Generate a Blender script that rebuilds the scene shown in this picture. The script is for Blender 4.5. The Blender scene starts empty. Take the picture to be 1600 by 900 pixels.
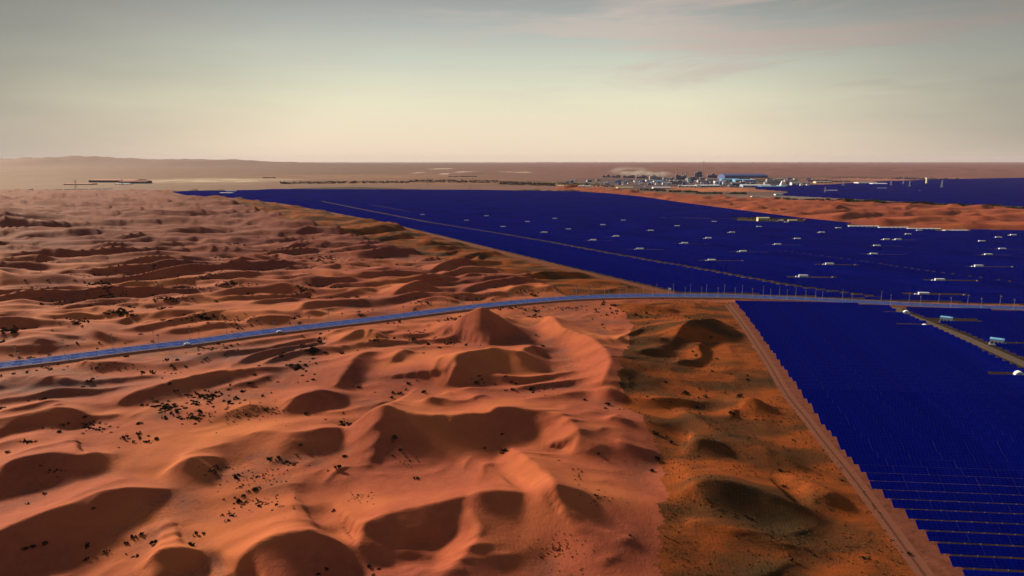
import bpy, math, random
import numpy as np
from mathutils import Vector, Matrix
R = math.radians
sc = bpy.context.scene
col = sc.collection

# ------------------------------------------------------------------ camera
H = 150.0; F = 1081.0; PITCH = math.atan(199 / F)
cam_d = bpy.data.cameras.new('camera'); cam = bpy.data.objects.new('camera', cam_d); col.objects.link(cam)
cam.location = (0, 0, H); cam.rotation_euler = (math.pi / 2 - PITCH, 0, 0)
cam_d.sensor_width = 36; cam_d.lens = 36 * F / 1600; cam_d.clip_start = 1; cam_d.clip_end = 300000
sc.camera = cam
# ------------------------------------------------------------------ light
SUN_EL, SUN_AZ = 20.0, 139.0            # azimuth counted from +X, anticlockwise
sd = Vector((math.cos(R(SUN_EL)) * math.cos(R(SUN_AZ)), math.cos(R(SUN_EL)) * math.sin(R(SUN_AZ)), math.sin(R(SUN_EL))))
sun_d = bpy.data.lights.new('sun', 'SUN'); sun = bpy.data.objects.new('sun', sun_d); col.objects.link(sun)
sun_d.energy = 5.0; sun_d.angle = R(6); sun_d.color = (1.0, 0.76, 0.5)
sun.rotation_euler = (-sd).to_track_quat('-Z', 'Y').to_euler()
w = bpy.data.worlds.new('World'); sc.world = w; w.use_nodes = True
nt = w.node_tree; nt.nodes.clear(); N = nt.nodes.new; L = nt.links.new
out = N('ShaderNodeOutputWorld'); bg = N('ShaderNodeBackground'); bg.inputs['Strength'].default_value = 0.05
sky = N('ShaderNodeTexSky'); sky.sky_type = 'NISHITA'; sky.sun_disc = False
sky.sun_elevation = R(SUN_EL); sky.sun_rotation = R(90 - SUN_AZ); sky.dust_density = 4; sky.air_density = 1.2
tc = N('ShaderNodeTexCoord'); sep = N('ShaderNodeSeparateXYZ'); L(tc.outputs['Generated'], sep.inputs[0])
rm = N('ShaderNodeValToRGB'); L(sep.outputs['Z'], rm.inputs[0])
SKY = [(0.0, (.87, .69, .51)), (.03, (.87, .73, .54)), (.08, (.80, .76, .56)), (.13, (.60, .63, .52)), (.18, (.42, .45, .42)), (.23, (.27, .28, .28)), (.36, (.10, .11, .125)), (1, (.045, .062, .11))]
cr = rm.color_ramp; cr.elements[0].position = 0; cr.elements[0].color = (*SKY[0][1], 1); cr.elements[1].position = 1; cr.elements[1].color = (*SKY[-1][1], 1)
for p_, c_ in SKY[1:-1]:
    e_ = cr.elements.new(p_); e_.color = (*c_, 1)
sc1 = N('ShaderNodeVectorMath'); sc1.operation = 'SCALE'; sc1.inputs['Scale'].default_value = 10.4; L(rm.outputs[0], sc1.inputs[0])
mx = N('ShaderNodeMix'); mx.data_type = 'RGBA'; mx.inputs[0].default_value = 0.955; L(sky.outputs[0], mx.inputs[6]); L(sc1.outputs[0], mx.inputs[7])
# thin high veil cloud: stretched noise, pinkish wisps
mp = N('ShaderNodeMapping'); mp.inputs['Scale'].default_value = (1.6, 1.6, 17); mp.inputs['Location'].default_value = (3.1, 0, 2.2); mp.inputs['Rotation'].default_value = (0, R(-6), 0)
L(tc.outputs['Generated'], mp.inputs[0])
n1 = N('ShaderNodeTexNoise'); n1.inputs['Scale'].default_value = 1.5; n1.inputs['Detail'].default_value = 7; n1.inputs['Roughness'].default_value = .62; n1.inputs['Distortion'].default_value = .5; L(mp.outputs[0], n1.inputs['Vector'])
r1 = N('ShaderNodeMapRange'); r1.inputs[1].default_value = .49; r1.inputs[2].default_value = .59; L(n1.outputs[0], r1.inputs[0])
r2 = N('ShaderNodeMapRange'); r2.inputs[1].default_value = .06; r2.inputs[2].default_value = .13; L(sep.outputs['Z'], r2.inputs[0])
r3 = N('ShaderNodeMapRange'); r3.inputs[1].default_value = -.15; r3.inputs[2].default_value = .35; r3.inputs[3].default_value = .12; L(sep.outputs['X'], r3.inputs[0])
m1 = N('ShaderNodeMath'); m1.operation = 'MULTIPLY'; L(r1.outputs[0], m1.inputs[0]); L(r2.outputs[0], m1.inputs[1])
m2 = N('ShaderNodeMath'); m2.operation = 'MULTIPLY'; L(m1.outputs[0], m2.inputs[0]); L(r3.outputs[0], m2.inputs[1])
cl = N('ShaderNodeMix'); cl.data_type = 'RGBA'; cl.inputs[7].default_value = (6.3, 5.2, 4.5, 1); L(m2.outputs[0], cl.inputs[0]); L(mx.outputs[2], cl.inputs[6])
# vignette darkening put into the sky colour as a grey veil, sides and top
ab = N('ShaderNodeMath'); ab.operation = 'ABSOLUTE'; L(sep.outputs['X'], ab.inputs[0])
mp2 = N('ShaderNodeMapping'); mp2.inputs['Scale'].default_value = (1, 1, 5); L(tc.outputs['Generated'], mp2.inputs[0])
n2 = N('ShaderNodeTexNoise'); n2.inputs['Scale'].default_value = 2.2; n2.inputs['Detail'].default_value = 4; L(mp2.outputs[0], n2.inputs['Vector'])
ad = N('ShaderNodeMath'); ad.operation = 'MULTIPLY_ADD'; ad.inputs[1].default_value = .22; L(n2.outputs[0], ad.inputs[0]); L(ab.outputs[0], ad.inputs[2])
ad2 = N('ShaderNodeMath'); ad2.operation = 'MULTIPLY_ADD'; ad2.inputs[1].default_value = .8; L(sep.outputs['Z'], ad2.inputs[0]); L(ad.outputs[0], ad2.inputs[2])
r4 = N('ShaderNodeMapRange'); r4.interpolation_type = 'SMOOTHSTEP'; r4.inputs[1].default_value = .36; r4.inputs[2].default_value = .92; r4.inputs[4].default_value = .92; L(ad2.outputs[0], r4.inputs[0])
vig = N('ShaderNodeMix'); vig.data_type = 'RGBA'; vig.inputs[7].default_value = (2.1, 2.12, 1.95, 1); L(r4.outputs[0], vig.inputs[0]); L(cl.outputs[2], vig.inputs[6])
L(vig.outputs[2], bg.inputs[0]); L(bg.outputs[0], out.inputs[0])
sc.view_settings.view_transform = 'Standard'; sc.view_settings.look = 'None'; sc.view_settings.exposure = 1.0; sc.view_settings.gamma = 1
sc.render.engine = 'CYCLES'; sc.cycles.use_denoising = True; sc.cycles.volume_bounces = 0; sc.cycles.max_bounces = 5
sc.cycles.diffuse_bounces = 2; sc.cycles.glossy_bounces = 2; sc.cycles.transparent_max_bounces = 8

# ------------------------------------------------------------------ helpers
def G(px, py, z=0.0):
    u = (px - 800) / F; v = (py - 450) / F
    dy = math.cos(PITCH) - v * math.sin(PITCH); dz = -(math.sin(PITCH) + v * math.cos(PITCH))
    t = (z - H) / dz
    return (u * t, dy * t)
def GP(pts, z=0.0): return np.array([G(a, b, z) for a, b in pts])

def hsh(ix, iy, s):
    h = (ix.astype(np.int64) * 374761393 + iy.astype(np.int64) * 668265263 + s * 1442695041) & 0xffffffff
    h = ((h ^ (h >> 13)) * 1274126177) & 0xffffffff
    h = h ^ (h >> 16)
    return (h & 0xffff) / 65535.0
def noise(x, y, s=0):
    """smooth gradient noise, about -1..1"""
    x = np.asarray(x, float); y = np.asarray(y, float)
    ix = np.floor(x); iy = np.floor(y); fx = x - ix; fy = y - iy
    def g(dx, dy):
        a = hsh(ix + dx, iy + dy, s) * 2 * np.pi
        return np.cos(a) * (fx - dx) + np.sin(a) * (fy - dy)
    u = fx * fx * fx * (fx * (fx * 6 - 15) + 10); v = fy * fy * fy * (fy * (fy * 6 - 15) + 10)
    a = g(0, 0); b = g(1, 0); c = g(0, 1); d = g(1, 1)
    return ((a + (b - a) * u) * (1 - v) + (c + (d - c) * u) * v) * 1.5
def fbm(x, y, s=0, o=3):
    r = 0; a = 1
    for i in range(o):
        r = r + a * noise(x * 2 ** i, y * 2 ** i, s + i * 17); a *= .5
    return r
def sm(a, b, x):
    t = np.clip((x - a) / (b - a), 0, 1); return t * t * (3 - 2 * t)
def inpoly(x, y, P):
    c = np.zeros(x.shape, bool); n = len(P)
    for i in range(n):
        x0, y0 = P[i]; x1, y1 = P[(i + 1) % n]
        if y0 == y1: continue
        k = ((y0 > y) != (y1 > y)) & (x < (x1 - x0) * (y - y0) / (y1 - y0) + x0)
        c ^= k
    return c
def pdist(x, y, P):
    """distance to a polyline"""
    d = np.full(x.shape, 1e9)
    for i in range(len(P) - 1):
        ax, ay = P[i][:2]; bx, by = P[i + 1][:2]; ex, ey = bx - ax, by - ay
        t = np.clip(((x - ax) * ex + (y - ay) * ey) / (ex * ex + ey * ey), 0, 1)
        d = np.minimum(d, np.hypot(x - ax - t * ex, y - ay - t * ey))
    return d
def catmull(P, n=6):
    P = [np.array(p, float) for p in P]; P = [2 * P[0] - P[1]] + P + [2 * P[-1] - P[-2]]; o = []
    for i in range(1, len(P) - 2):
        for k in range(n):
            t = k / n
            o.append(.5 * ((2 * P[i]) + (-P[i - 1] + P[i + 1]) * t + (2 * P[i - 1] - 5 * P[i] + 4 * P[i + 1] - P[i + 2]) * t * t + (-P[i - 1] + 3 * P[i] - 3 * P[i + 1] + P[i + 2]) * t ** 3))
    o.append(P[-2]); return np.array(o)

# ------------------------------------------------------------------ lay of the land (photo points dropped on the plain)
ROAD = catmull(GP([(-260, 600), (-120, 587), (0, 574), (100, 562), (200, 549), (300, 537), (400, 523), (500, 511), (600, 499), (700, 486), (800, 475), (900, 467), (1000, 464), (1080, 464), (1150, 465), (1250, 469), (1350, 474), (1450, 479), (1600, 484), (1800, 489)]), 5)
ROAD[:, 1] += 0
P_PLANT = GP([(955, 476), (978, 490), (990, 510), (985, 545), (972, 575), (968, 605), (978, 640), (1002, 662), (1022, 690), (1036, 730), (1040, 780), (1030, 840), (1035, 895), (1040, 1000), (1100, 1800), (1560, 1800), (1530, 1000), (1440, 895), (1390, 820), (1340, 755), (1280, 690), (1235, 630), (1190, 560), (1152, 500), (1138, 474), (1060, 470)])
P_DIRT = GP([(1138, 472), (1152, 500), (1190, 560), (1235, 630), (1280, 690), (1340, 755), (1390, 820), (1440, 895), (1530, 1000), (1560, 1800), (1900, 1800), (1620, 1000), (1505, 900), (1425, 820), (1368, 768), (1296, 680), (1240, 600), (1205, 550), (1170, 500), (1158, 474)])
P_NEAR = GP([(1148, 474), (1157, 486), (1168, 500), (1203, 550), (1238, 600), (1292, 680), (1362, 768), (1420, 820), (1492, 900), (1600, 1000), (1860, 1800), (9000, 1800), (3800, 560), (2400, 500)])
BL = [(1052, 461), (1045, 458), (950, 436), (860, 414), (780, 394), (700, 374), (600, 349.5), (520, 334), (440, 319.5), (345, 308.5), (338, 309.5), (300, 309), (265, 300.5)]
P_FARB = GP(BL + [(300, 299), (400, 297.6), (470, 293.5), (560, 292), (650, 295.2), (760, 297.6), (900, 300), (950, 303), (1000, 308), (1060, 317), (1150, 329), (1250, 342), (1350, 352), (1420, 357), (1510, 360.5), (1600, 362), (2400, 378), (9000, 400), (3800, 560), (2400, 500)])
P_BELT = GP([(1052, 463), (1045, 458), (860, 414), (700, 374), (600, 349.5), (520, 334), (440, 319.5), (345, 308), (300, 309), (265, 300), (240, 300), (290, 307), (350, 316), (420, 336), (520, 364), (600, 386), (700, 410), (790, 428), (850, 445), (870, 458), (900, 467)])
P_BAND = GP([(860, 294), (950, 303), (1000, 308), (1060, 317), (1150, 329), (1250, 342), (1350, 352), (1420, 357), (1510, 360.5), (1600, 362), (2400, 378), (9000, 400), (9000, 340), (2400, 337), (1600, 328), (1450, 321), (1300, 315), (1150, 310), (1050, 304), (980, 299), (900, 293)])
P_FARD = GP([(1180, 292), (1290, 290), (1370, 285), (1480, 281), (1600, 279), (2400, 276), (9000, 280), (9000, 335), (2400, 331), (1600, 323.5), (1500, 320), (1400, 315.5), (1300, 310), (1220, 306), (1230, 300), (1180, 296)])
SVC = GP([(1362, 466), (1395, 477), (1405, 487), (1420, 493), (1500, 525), (1600, 570), (1720, 625), (1900, 705)])
SVC2 = GP([(1398, 486), (1419, 494), (1440, 503), (1456, 511), (1487, 526), (1531, 548), (1558, 561), (1590, 577), (1640, 600)])
LINE1 = GP([(500, 315), (530, 321), (584, 332), (672, 349), (783, 367), (854, 379), (938, 395), (1043, 414), (1069, 418), (1177, 438), (1242, 450), (1360, 466)])
LINE2 = GP([(1122, 358), (1233, 369), (1307, 375)])
LINE3 = GP([(1216, 393), (1340, 409), (1437, 424), (1590, 444), (1700, 462)])
LINE4 = GP([(580, 321), (645, 333)])
LINE5 = GP([(1035, 341.5), (1145, 343)])
LINE6 = GP([(1145, 343), (1250, 347), (1332, 352)])
LINE7 = GP([(300, 303), (480, 306), (560, 312)])
ROWDIR = np.array([math.cos(R(5.3)), -math.sin(R(5.3))]); ROWN = np.array([math.sin(R(5.3)), math.cos(R(5.3))])

# crest lines of the dunes: (px, py, height); the slip face lies to the right of the walking direction
CREST = [
 [(682, 536, 1), (700, 511, 7), (725, 492, 18), (752, 480, 25), (772, 490, 19), (790, 501, 13), (815, 514, 6.5), (834, 528, 2)],
 [(699, 608, 1), (704, 592, 6), (711, 576, 11), (712, 561, 14), (722, 553, 15), (750, 547, 15), (777, 545, 14), (797, 548, 13), (812, 551, 12), (820, 543, 10), (836, 539, 7), (846, 552, 2)],
 [(826, 496, 2), (845, 495, 5), (862, 492, 9), (878, 510, 10), (901, 519, 10), (928, 532, 11), (949, 551, 12), (952, 571, 11), (942, 595, 8), (939, 612, 2)],
 [(925, 616, 1), (935, 611, 5), (950, 610, 7), (968, 617, 5), (978, 626, 1)],
 [(538, 671, 2), (554, 659, 8), (574, 644, 14), (599, 631, 19), (621, 637, 17), (648, 642, 16), (679, 645, 15), (707, 647, 14), (729, 644, 14), (763, 643, 13), (776, 634, 15), (800, 634, 14), (830, 639, 12), (857, 642, 12), (878, 647, 12), (893, 659, 12), (905, 676, 11), (902, 692, 8), (890, 714, 2)],
 [(345, 692, 1.0), (385, 681, 4.0), (420, 674, 6.4), (465, 676, 8.0), (507, 669, 8.0), (530, 667, 6.4), (548, 672, 3.2)],
 [(250, 744, 1.0), (262, 735, 4.0), (278, 724, 7.2), (297, 716, 8.8), (312, 714, 7.2), (335, 716, 4.0), (360, 722, 1.0)],
 [(647, 637, 1), (657, 626, 6), (668, 619, 10), (689, 621, 9), (709, 625, 8), (733, 625, 8), (753, 618, 7), (782, 628, 1)],
 [(518, 614, 1.0), (526, 602, 3.2), (537, 585, 5.9), (552, 561, 7.8), (566, 551, 7.8), (585, 551, 5.2), (605, 558, 2.0)],
 [(608, 573, 1), (613, 563, 5), (619, 554, 7), (632, 547, 6), (655, 552, 2)],
 [(498, 547, 1), (520, 535, 4), (545, 522, 8), (567, 515, 9), (588, 520, 8), (615, 531, 2)],
 [(546, 853, 1.0), (556, 842, 4.2), (567, 829, 7.6), (576, 814, 9.3), (601, 802, 11.0), (621, 797, 11.0), (662, 789, 11.9), (702, 781, 11.9), (731, 778, 11.0), (735, 797, 10.2), (748, 816, 9.3), (745, 843, 8.5), (730, 863, 7.6), (702, 885, 6.8), (672, 888, 5.1), (640, 880, 1.0)],
 [(731, 779, 10.8), (740, 772, 12.6), (753, 768, 13.5), (777, 766, 13.5), (807, 768, 12.6), (830, 775, 9.9), (843, 786, 5.4), (846, 800, 1.0)],
 [(832, 820, 1), (838, 804, 6), (848, 786, 11), (856, 768, 15), (864, 757, 18), (880, 760, 17), (905, 769, 14), (925, 783, 10), (945, 799, 5), (962, 812, 1)],
 [(796, 698, 2), (810, 704, 5), (823, 714, 8), (837, 725, 10), (846, 736, 11), (856, 748, 14), (863, 757, 16)],
 [(362, 902, 1.6), (370, 884, 5.5), (380, 866, 8.6), (396, 849, 11.7), (422, 836, 14.0), (456, 829, 14.8), (489, 829, 13.3), (516, 838, 9.4), (540, 852, 3.9), (552, 862, 1.0)],
 [(-120, 880, 8.6), (-60, 852, 10.8), (0, 828, 12.2), (34, 813, 12.2), (68, 801, 12.2), (115, 787, 10.8), (145, 774, 10.1), (175, 767, 8.6), (209, 764, 7.2), (253, 765, 3.6), (282, 768, 1.0)],
 [(-20, 790, 1.6), (-8, 765, 4.8), (0, 745, 7.2), (9, 727, 9.6), (27, 716, 11.2), (57, 710, 11.2), (88, 707, 10.4), (121, 712, 8.8), (149, 708, 7.2), (172, 711, 3.2), (192, 716, 1.0)],
 [(-90, 662, 4.8), (-40, 656, 6.4), (0, 652, 7.2), (27, 649, 7.2), (61, 643, 7.2), (91, 638, 8.0), (115, 641, 6.4), (142, 653, 1.6)],
 [(60, 645, 1), (72, 636, 4), (90, 630, 6), (104, 631, 4), (116, 636, 1)],
 [(178, 634, 1.0), (188, 624, 4.0), (200, 616, 5.6), (217, 608, 6.4), (245, 601, 7.2), (275, 592, 7.2), (310, 586, 6.4), (350, 579, 5.6), (400, 574, 4.8), (430, 573, 3.2), (452, 573, 1.0)],
 [(436, 645, 1.0), (450, 634, 4.5), (467, 622, 6.8), (490, 611, 8.2), (515, 611, 6.8), (540, 616, 3.0), (552, 622, 1.0)],
 [(222, 893, 1), (230, 879, 4), (242, 865, 7), (260, 857, 8), (289, 856, 7), (325, 862, 2)],
 [(921, 838, 2), (940, 838, 5), (960, 841, 7), (992, 851, 6), (1026, 869, 2)],
 [(928, 664, 1), (944, 657, 6), (962, 654, 8), (982, 659, 6), (996, 669, 1)],
 [(905, 664, 5), (925, 672, 5), (950, 688, 6), (980, 698, 6), (1015, 704, 4), (1034, 709, 1)],
 [(918, 528, 4), (945, 534, 6), (968, 541, 5), (992, 546, 1)],
 [(958, 477, 2), (985, 476, 5), (1015, 477, 6), (1045, 481, 5), (1065, 488, 1)],
 [(975, 535, 3), (995, 529, 5), (1025, 528, 7), (1050, 530, 5), (1070, 528, 1)],
 [(1040, 548, 1), (1052, 530, 6), (1064, 512, 11), (1078, 500, 14), (1095, 499, 14), (1115, 497, 12), (1135, 499, 9), (1153, 506, 2)],
 [(985, 562, 1), (1000, 552, 5), (1020, 547, 6), (1045, 549, 4), (1062, 556, 1)],
 [(1142, 634, 1), (1155, 624, 5), (1180, 620, 8), (1200, 624, 7), (1213, 632, 1)],
 [(1068, 703, 1), (1078, 691, 6), (1098, 685, 8), (1125, 690, 6), (1146, 700, 1)],
 [(1066, 790, 1), (1074, 768, 6), (1092, 754, 10), (1130, 750, 11), (1180, 762, 9), (1240, 783, 6), (1268, 796, 1)],
 [(1262, 790, 1), (1290, 766, 7), (1312, 757, 8), (1335, 762, 4), (1350, 775, 1)],
 [(1063, 640, 2), (1090, 655, 5), (1130, 678, 6), (1180, 695, 6), (1230, 714, 5), (1290, 736, 2)],
 [(1060, 830, 1), (1085, 818, 5), (1130, 822, 6), (1190, 842, 4), (1250, 862, 1)],
 [(602, 470, 1), (614, 459, 6), (632, 445, 12), (650, 437, 16), (668, 442, 12), (690, 453, 4), (702, 460, 1)],
 [(528, 464, 1), (548, 453, 7), (575, 449, 8), (600, 456, 2)],
 [(408, 412, 2), (420, 402, 6), (436, 394, 9), (455, 402, 6), (475, 408, 1)],
 [(785, 462, 1), (798, 450, 7), (815, 445, 9), (835, 447, 7), (860, 457, 1)],
 [(640, 478, 1), (655, 468, 5), (680, 462, 7), (705, 466, 5), (725, 472, 1)],
 [(375, 506, 1), (390, 497, 6), (415, 492, 8), (440, 493, 6), (470, 497, 1)],
 [(460, 493, 1), (480, 484, 7), (500, 484, 6), (525, 492, 1)],
 [(535, 500, 1), (550, 490, 5), (580, 486, 7), (610, 489, 5), (640, 494, 1)],
 [(-60, 500, 4), (0, 486, 8), (40, 484, 9), (70, 492, 8), (110, 488, 9), (140, 490, 6), (175, 497, 1)],
 [(150, 520, 1), (200, 512, 5), (260, 500, 8), (330, 486, 9), (370, 486, 5), (390, 490, 1)],
 [(-60, 545, 3), (10, 540, 6), (60, 537, 6), (110, 541, 1)],
 [(-60, 513, 2), (20, 517, 5), (90, 522, 6), (150, 527, 2)],
]
CR = []
for c_ in CREST:
    pts = catmull([(*G(a, b, h), h) for a, b, h in c_], 4); CR.append(pts)

def dune_one(x, y, P, wf):
    pad = 110
    m = (x > P[:, 0].min() - pad) & (x < P[:, 0].max() + pad) & (y > P[:, 1].min() - pad) & (y < P[:, 1].max() + pad)
    out = np.zeros(x.shape)
    if not m.any(): return out
    xs = x[m]; ys = y[m]
    bd = np.full(xs.shape, 1e9); bh = np.zeros(xs.shape); bs = np.zeros(xs.shape)
    for i in range(len(P) - 1):
        ax, ay, ah = P[i]; bx, by, b_h = P[i + 1]; ex, ey = bx - ax, by - ay; q = ex * ex + ey * ey + 1e-6
        t = np.clip(((xs - ax) * ex + (ys - ay) * ey) / q, 0, 1)
        dx = xs - ax - t * ex; dy = ys - ay - t * ey; d = np.hypot(dx, dy)
        s = (ex * dy - ey * dx) / math.sqrt(q)      # >0 = left = windward
        k = d < bd
        bd = np.where(k, d, bd); bh = np.where(k, ah + t * (b_h - ah), bh); bs = np.where(k, s, bs)
    side = bs / np.maximum(bd, .01)                # -1..1
    bh = np.maximum(bh, 0)
    lee = bh * (1 - np.clip(bd / (2 + bh * 2.5), 0, 1)) ** 1.6      # steep under the crest, easing to the foot
    W = 14 + bh * wf
    q = np.clip(bd / W, 0, 1)
    wind = bh * (1 - q) ** 2.1
    k = sm(-.35, .35, side)
    out[m] = lee * (1 - k) + wind * k
    return out

def field_dunes(x, y, lam, amp, s, ang=14, bend=1.0):
    ca, sa = math.cos(R(ang)), math.sin(R(ang))
    wx = x + 22 * noise(x / 90, y / 90, s + 5); wy = y + 20 * noise(x / 110, y / 70, s + 6)
    sdn = wx * sa - wy * ca; t = wx * ca + wy * sa
    ph = sdn / lam + bend * (1.1 * noise(t / (lam * 3.4), sdn / (lam * 5), s) + .34 * noise(t / (lam * 1.15), sdn / (lam * 2.2), s + 1))
    u = ph - np.floor(ph); cell = np.floor(ph)
    a = .68 + .7 * noise(t / (lam * 1.7), cell * 3.7 + .5, s + 2) + .35 * noise(t / (lam * .7), cell * 5.1 + .2, s + 3)
    a = np.clip(a, .02, 1.5)
    a_n = .5 + .75 * noise(t / (lam * 1.7), (cell + 1) * 3.7 + .5, s + 2) + .35 * noise(t / (lam * .7), (cell + 1) * 5.1 + .2, s + 3)
    c = .73
    up = np.clip(u / c, 0, 1); up = up ** 1.5 * (1.25 - .25 * up)
    dn = np.clip((1 - u) / (1 - c), 0, 1); dn = np.where(dn < .25, dn * dn * 2, dn - .125) / .875
    return amp * a * np.where(u < c, up, dn)

def zones(x, y):
    x = np.asarray(x, float); y = np.asarray(y, float)
    d_road = pdist(x, y, ROAD)
    jx = x + 3 * noise(x / 19, y / 15, 81) + 2 * noise(x / 2.5, y / 2.5, 82); plant = inpoly(jx, y, P_PLANT); near = inpoly(x, y, P_NEAR); dirt = inpoly(x, y, P_DIRT)
    farb = inpoly(x, y, P_FARB); belt = inpoly(x, y, P_BELT); band = inpoly(x, y, P_BAND); fard = inpoly(x, y, P_FARD)
    bandy = y > 3560 + 60 * noise(x / 300, y / 300, 5)
    isplain = (~band) & (~farb) & (~fard) & (~belt) & (bandy | (y > 2100 + 0 * x) & (x > 600))
    return dict(road=d_road, plant=plant, near=near, dirt=dirt, farb=farb, belt=belt, band=band, fard=fard, plain=isplain)
def height_raw(x, y, z):
    roady = np.interp(x, ROAD[:, 0], ROAD[:, 1])
    d_road = z['road']; near = z['near']; dirt = z['dirt']; farb = z['farb']; belt = z['belt']; band = z['band']; fard = z['fard']; isplain = z['plain']
    base = 1.4 * fbm(x / 130, y / 130, 3) + .45 * fbm(x / 22, y / 30, 8)
    tr = np.zeros(x.shape)
    for P in CR:
        d = dune_one(x, y, P, 5.2)
        a = np.maximum(tr, d); b = np.minimum(tr, d); tr = a + .12 * b * np.exp(-(a - b) / 2)
    beyond = sm(20, 60, y - roady)
    far = sm(900, 1600, y)
    lam_a = field_dunes(x, y, 64, 9.5, 11); lam_b = field_dunes(x, y, 36, 5.0, 31, 22)
    lam_c = field_dunes(x, y, 150, 15, 51, 8)
    fd = np.maximum(lam_a, lam_b * .9) * (1 - .35 * far) * (1 + .35 * beyond) + 1.15 * lam_c * far * (1 - .6 * sm(2600, 3500, y))
    supp = 1 - .85 * sm(4, 12, tr)
    fd = np.maximum(fd * beyond * supp, tr)
    # ripply secondary dunes south of the road, low
    sec = field_dunes(x, y, 38, 4.6, 71, 30, 1.3) * (1 - .6 * beyond) * (.35 + .65 * supp) * sm(-.3, .5, noise(x / 120, y / 120, 77) + .25)
    wsp = noise(x / 60, y / 75, 88)
    fine = np.zeros(x.shape); q = y < 950
    if q.any(): fine[q] = (field_dunes(x[q], y[q], 15, 1.25, 101, 34, 1.5) * sm(-.25, .4, wsp[q]) + field_dunes(x[q], y[q], 9, .7, 105, 8, 1.5) * sm(.0, .6, -wsp[q])) * (1 - sm(750, 940, y[q]))
    h = np.maximum(fd, sec) + .35 * np.minimum(fd, sec) + base + fine
    # the sand belt to the right, beyond the panels
    hb = np.maximum(field_dunes(x, y, 70, 9, 91, 10), field_dunes(x, y, 150, 15, 93, 20)) + 1.5
    h = np.where(band, hb, h)
    # inner margin blends
    h = np.where(belt, h * .75, h)
    # far plain and far dunes
    pl = .6 * fbm(x / 400, y / 400, 15) + np.clip(14 * fbm(x / 900, y / 900, 19) * sm(4500, 8000, y), -4, 40)
    right = sm(-1500, 3500, x) * sm(6500, 9000, y)
    pl = pl + right * (10 + 26 * np.abs(fbm(x / 700, y / 500, 23)))
    h = np.where(isplain, pl, h)
    fl = .15 * noise(x / 260, y / 260, 9) + .3
    h = np.where(farb | fard | near | dirt, fl, h)
    # low sand ridge behind the far edge of the panels and hills on the horizon
    mtn = (1 - sm(-15000, -1200, x + .15 * (y - 22000))) * sm(16500, 22500, y) * (1 - sm(26000, 34000, y))
    h = h + mtn * np.clip(215 + 130 * fbm(x / 2600 + 3, y / 6000, 41, 5), 120, 425)
    # ease the dunes down to the flats along roads and panels
    k = sm(13, 34, d_road); h = h * k + 0.2 * (1 - k)
    flat = farb | near | dirt | fard
    m = (~flat) & (y < 4200)
    db = np.minimum(pdist(x[m], y[m], np.array([G(a_, b_) for a_, b_ in BL])), pdist(x[m], y[m], P_DIRT[:10]))
    db = np.minimum(db, pdist(x[m], y[m], P_BAND[:13]))
    k = sm(2, 30, db); h[m] = h[m] * k + .3 * (1 - k)
    return h
# the nearer ground is worked out once on a 2 m lattice and its slopes are let slump: soft feet and backs, crests kept keen
LX, LY, LS = -800.0, 150.0, 1.25
lx = np.arange(LX, 560, LS); ly = np.arange(LY, 1010, LS)
_X, _Y = np.meshgrid(lx, ly); _z = zones(_X.ravel(), _Y.ravel()); _h = height_raw(_X.ravel(), _Y.ravel(), _z).reshape(_X.shape)
def gauss(a, sg):
    k = np.exp(-.5 * (np.arange(-int(3 * sg), int(3 * sg) + 1) / sg) ** 2); k /= k.sum(); r = len(k) // 2
    for ax in (0, 1):
        p = np.pad(a, [(r, r) if i == ax else (0, 0) for i in (0, 1)], mode='edge'); o = np.zeros_like(a)
        for i, w_ in enumerate(k): o += w_ * (p[i:i + a.shape[0]] if ax == 0 else p[:, i:i + a.shape[1]])
        a = o
    return a
_g1 = gauss(_h, .7); _g3 = gauss(_h, 2.0)
_cv = gauss(np.maximum(_g1 - _g3, 0), 1.5)           # where a ridge stands out
_k = sm(.04, .22, _cv); LAT = _g1 * _k + _g3 * (1 - _k)
_fl = (_z['farb'] | _z['near'] | _z['dirt']).reshape(_X.shape) | (_z['road'] < 16).reshape(_X.shape); LAT = np.where(_fl, _h, LAT)
def height(x, y, z=None):
    x = np.asarray(x, float); y = np.asarray(y, float)
    ins = (x > lx[0]) & (x < lx[-1] - .01) & (y > ly[0]) & (y < ly[-1] - .01)
    h = np.zeros(x.shape)
    if ins.any():
        u = (x[ins] - LX) / LS; v = (y[ins] - LY) / LS; i = u.astype(int); j = v.astype(int); u -= i; v -= j
        h[ins] = (LAT[j, i] * (1 - u) + LAT[j, i + 1] * u) * (1 - v) + (LAT[j + 1, i] * (1 - u) + LAT[j + 1, i + 1] * u) * v
    o = ~ins
    if o.any():
        zz = {k: a[o] for k, a in z.items()} if z is not None else zones(x[o], y[o])
        h[o] = height_raw(x[o], y[o], zz)
    return h

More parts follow.
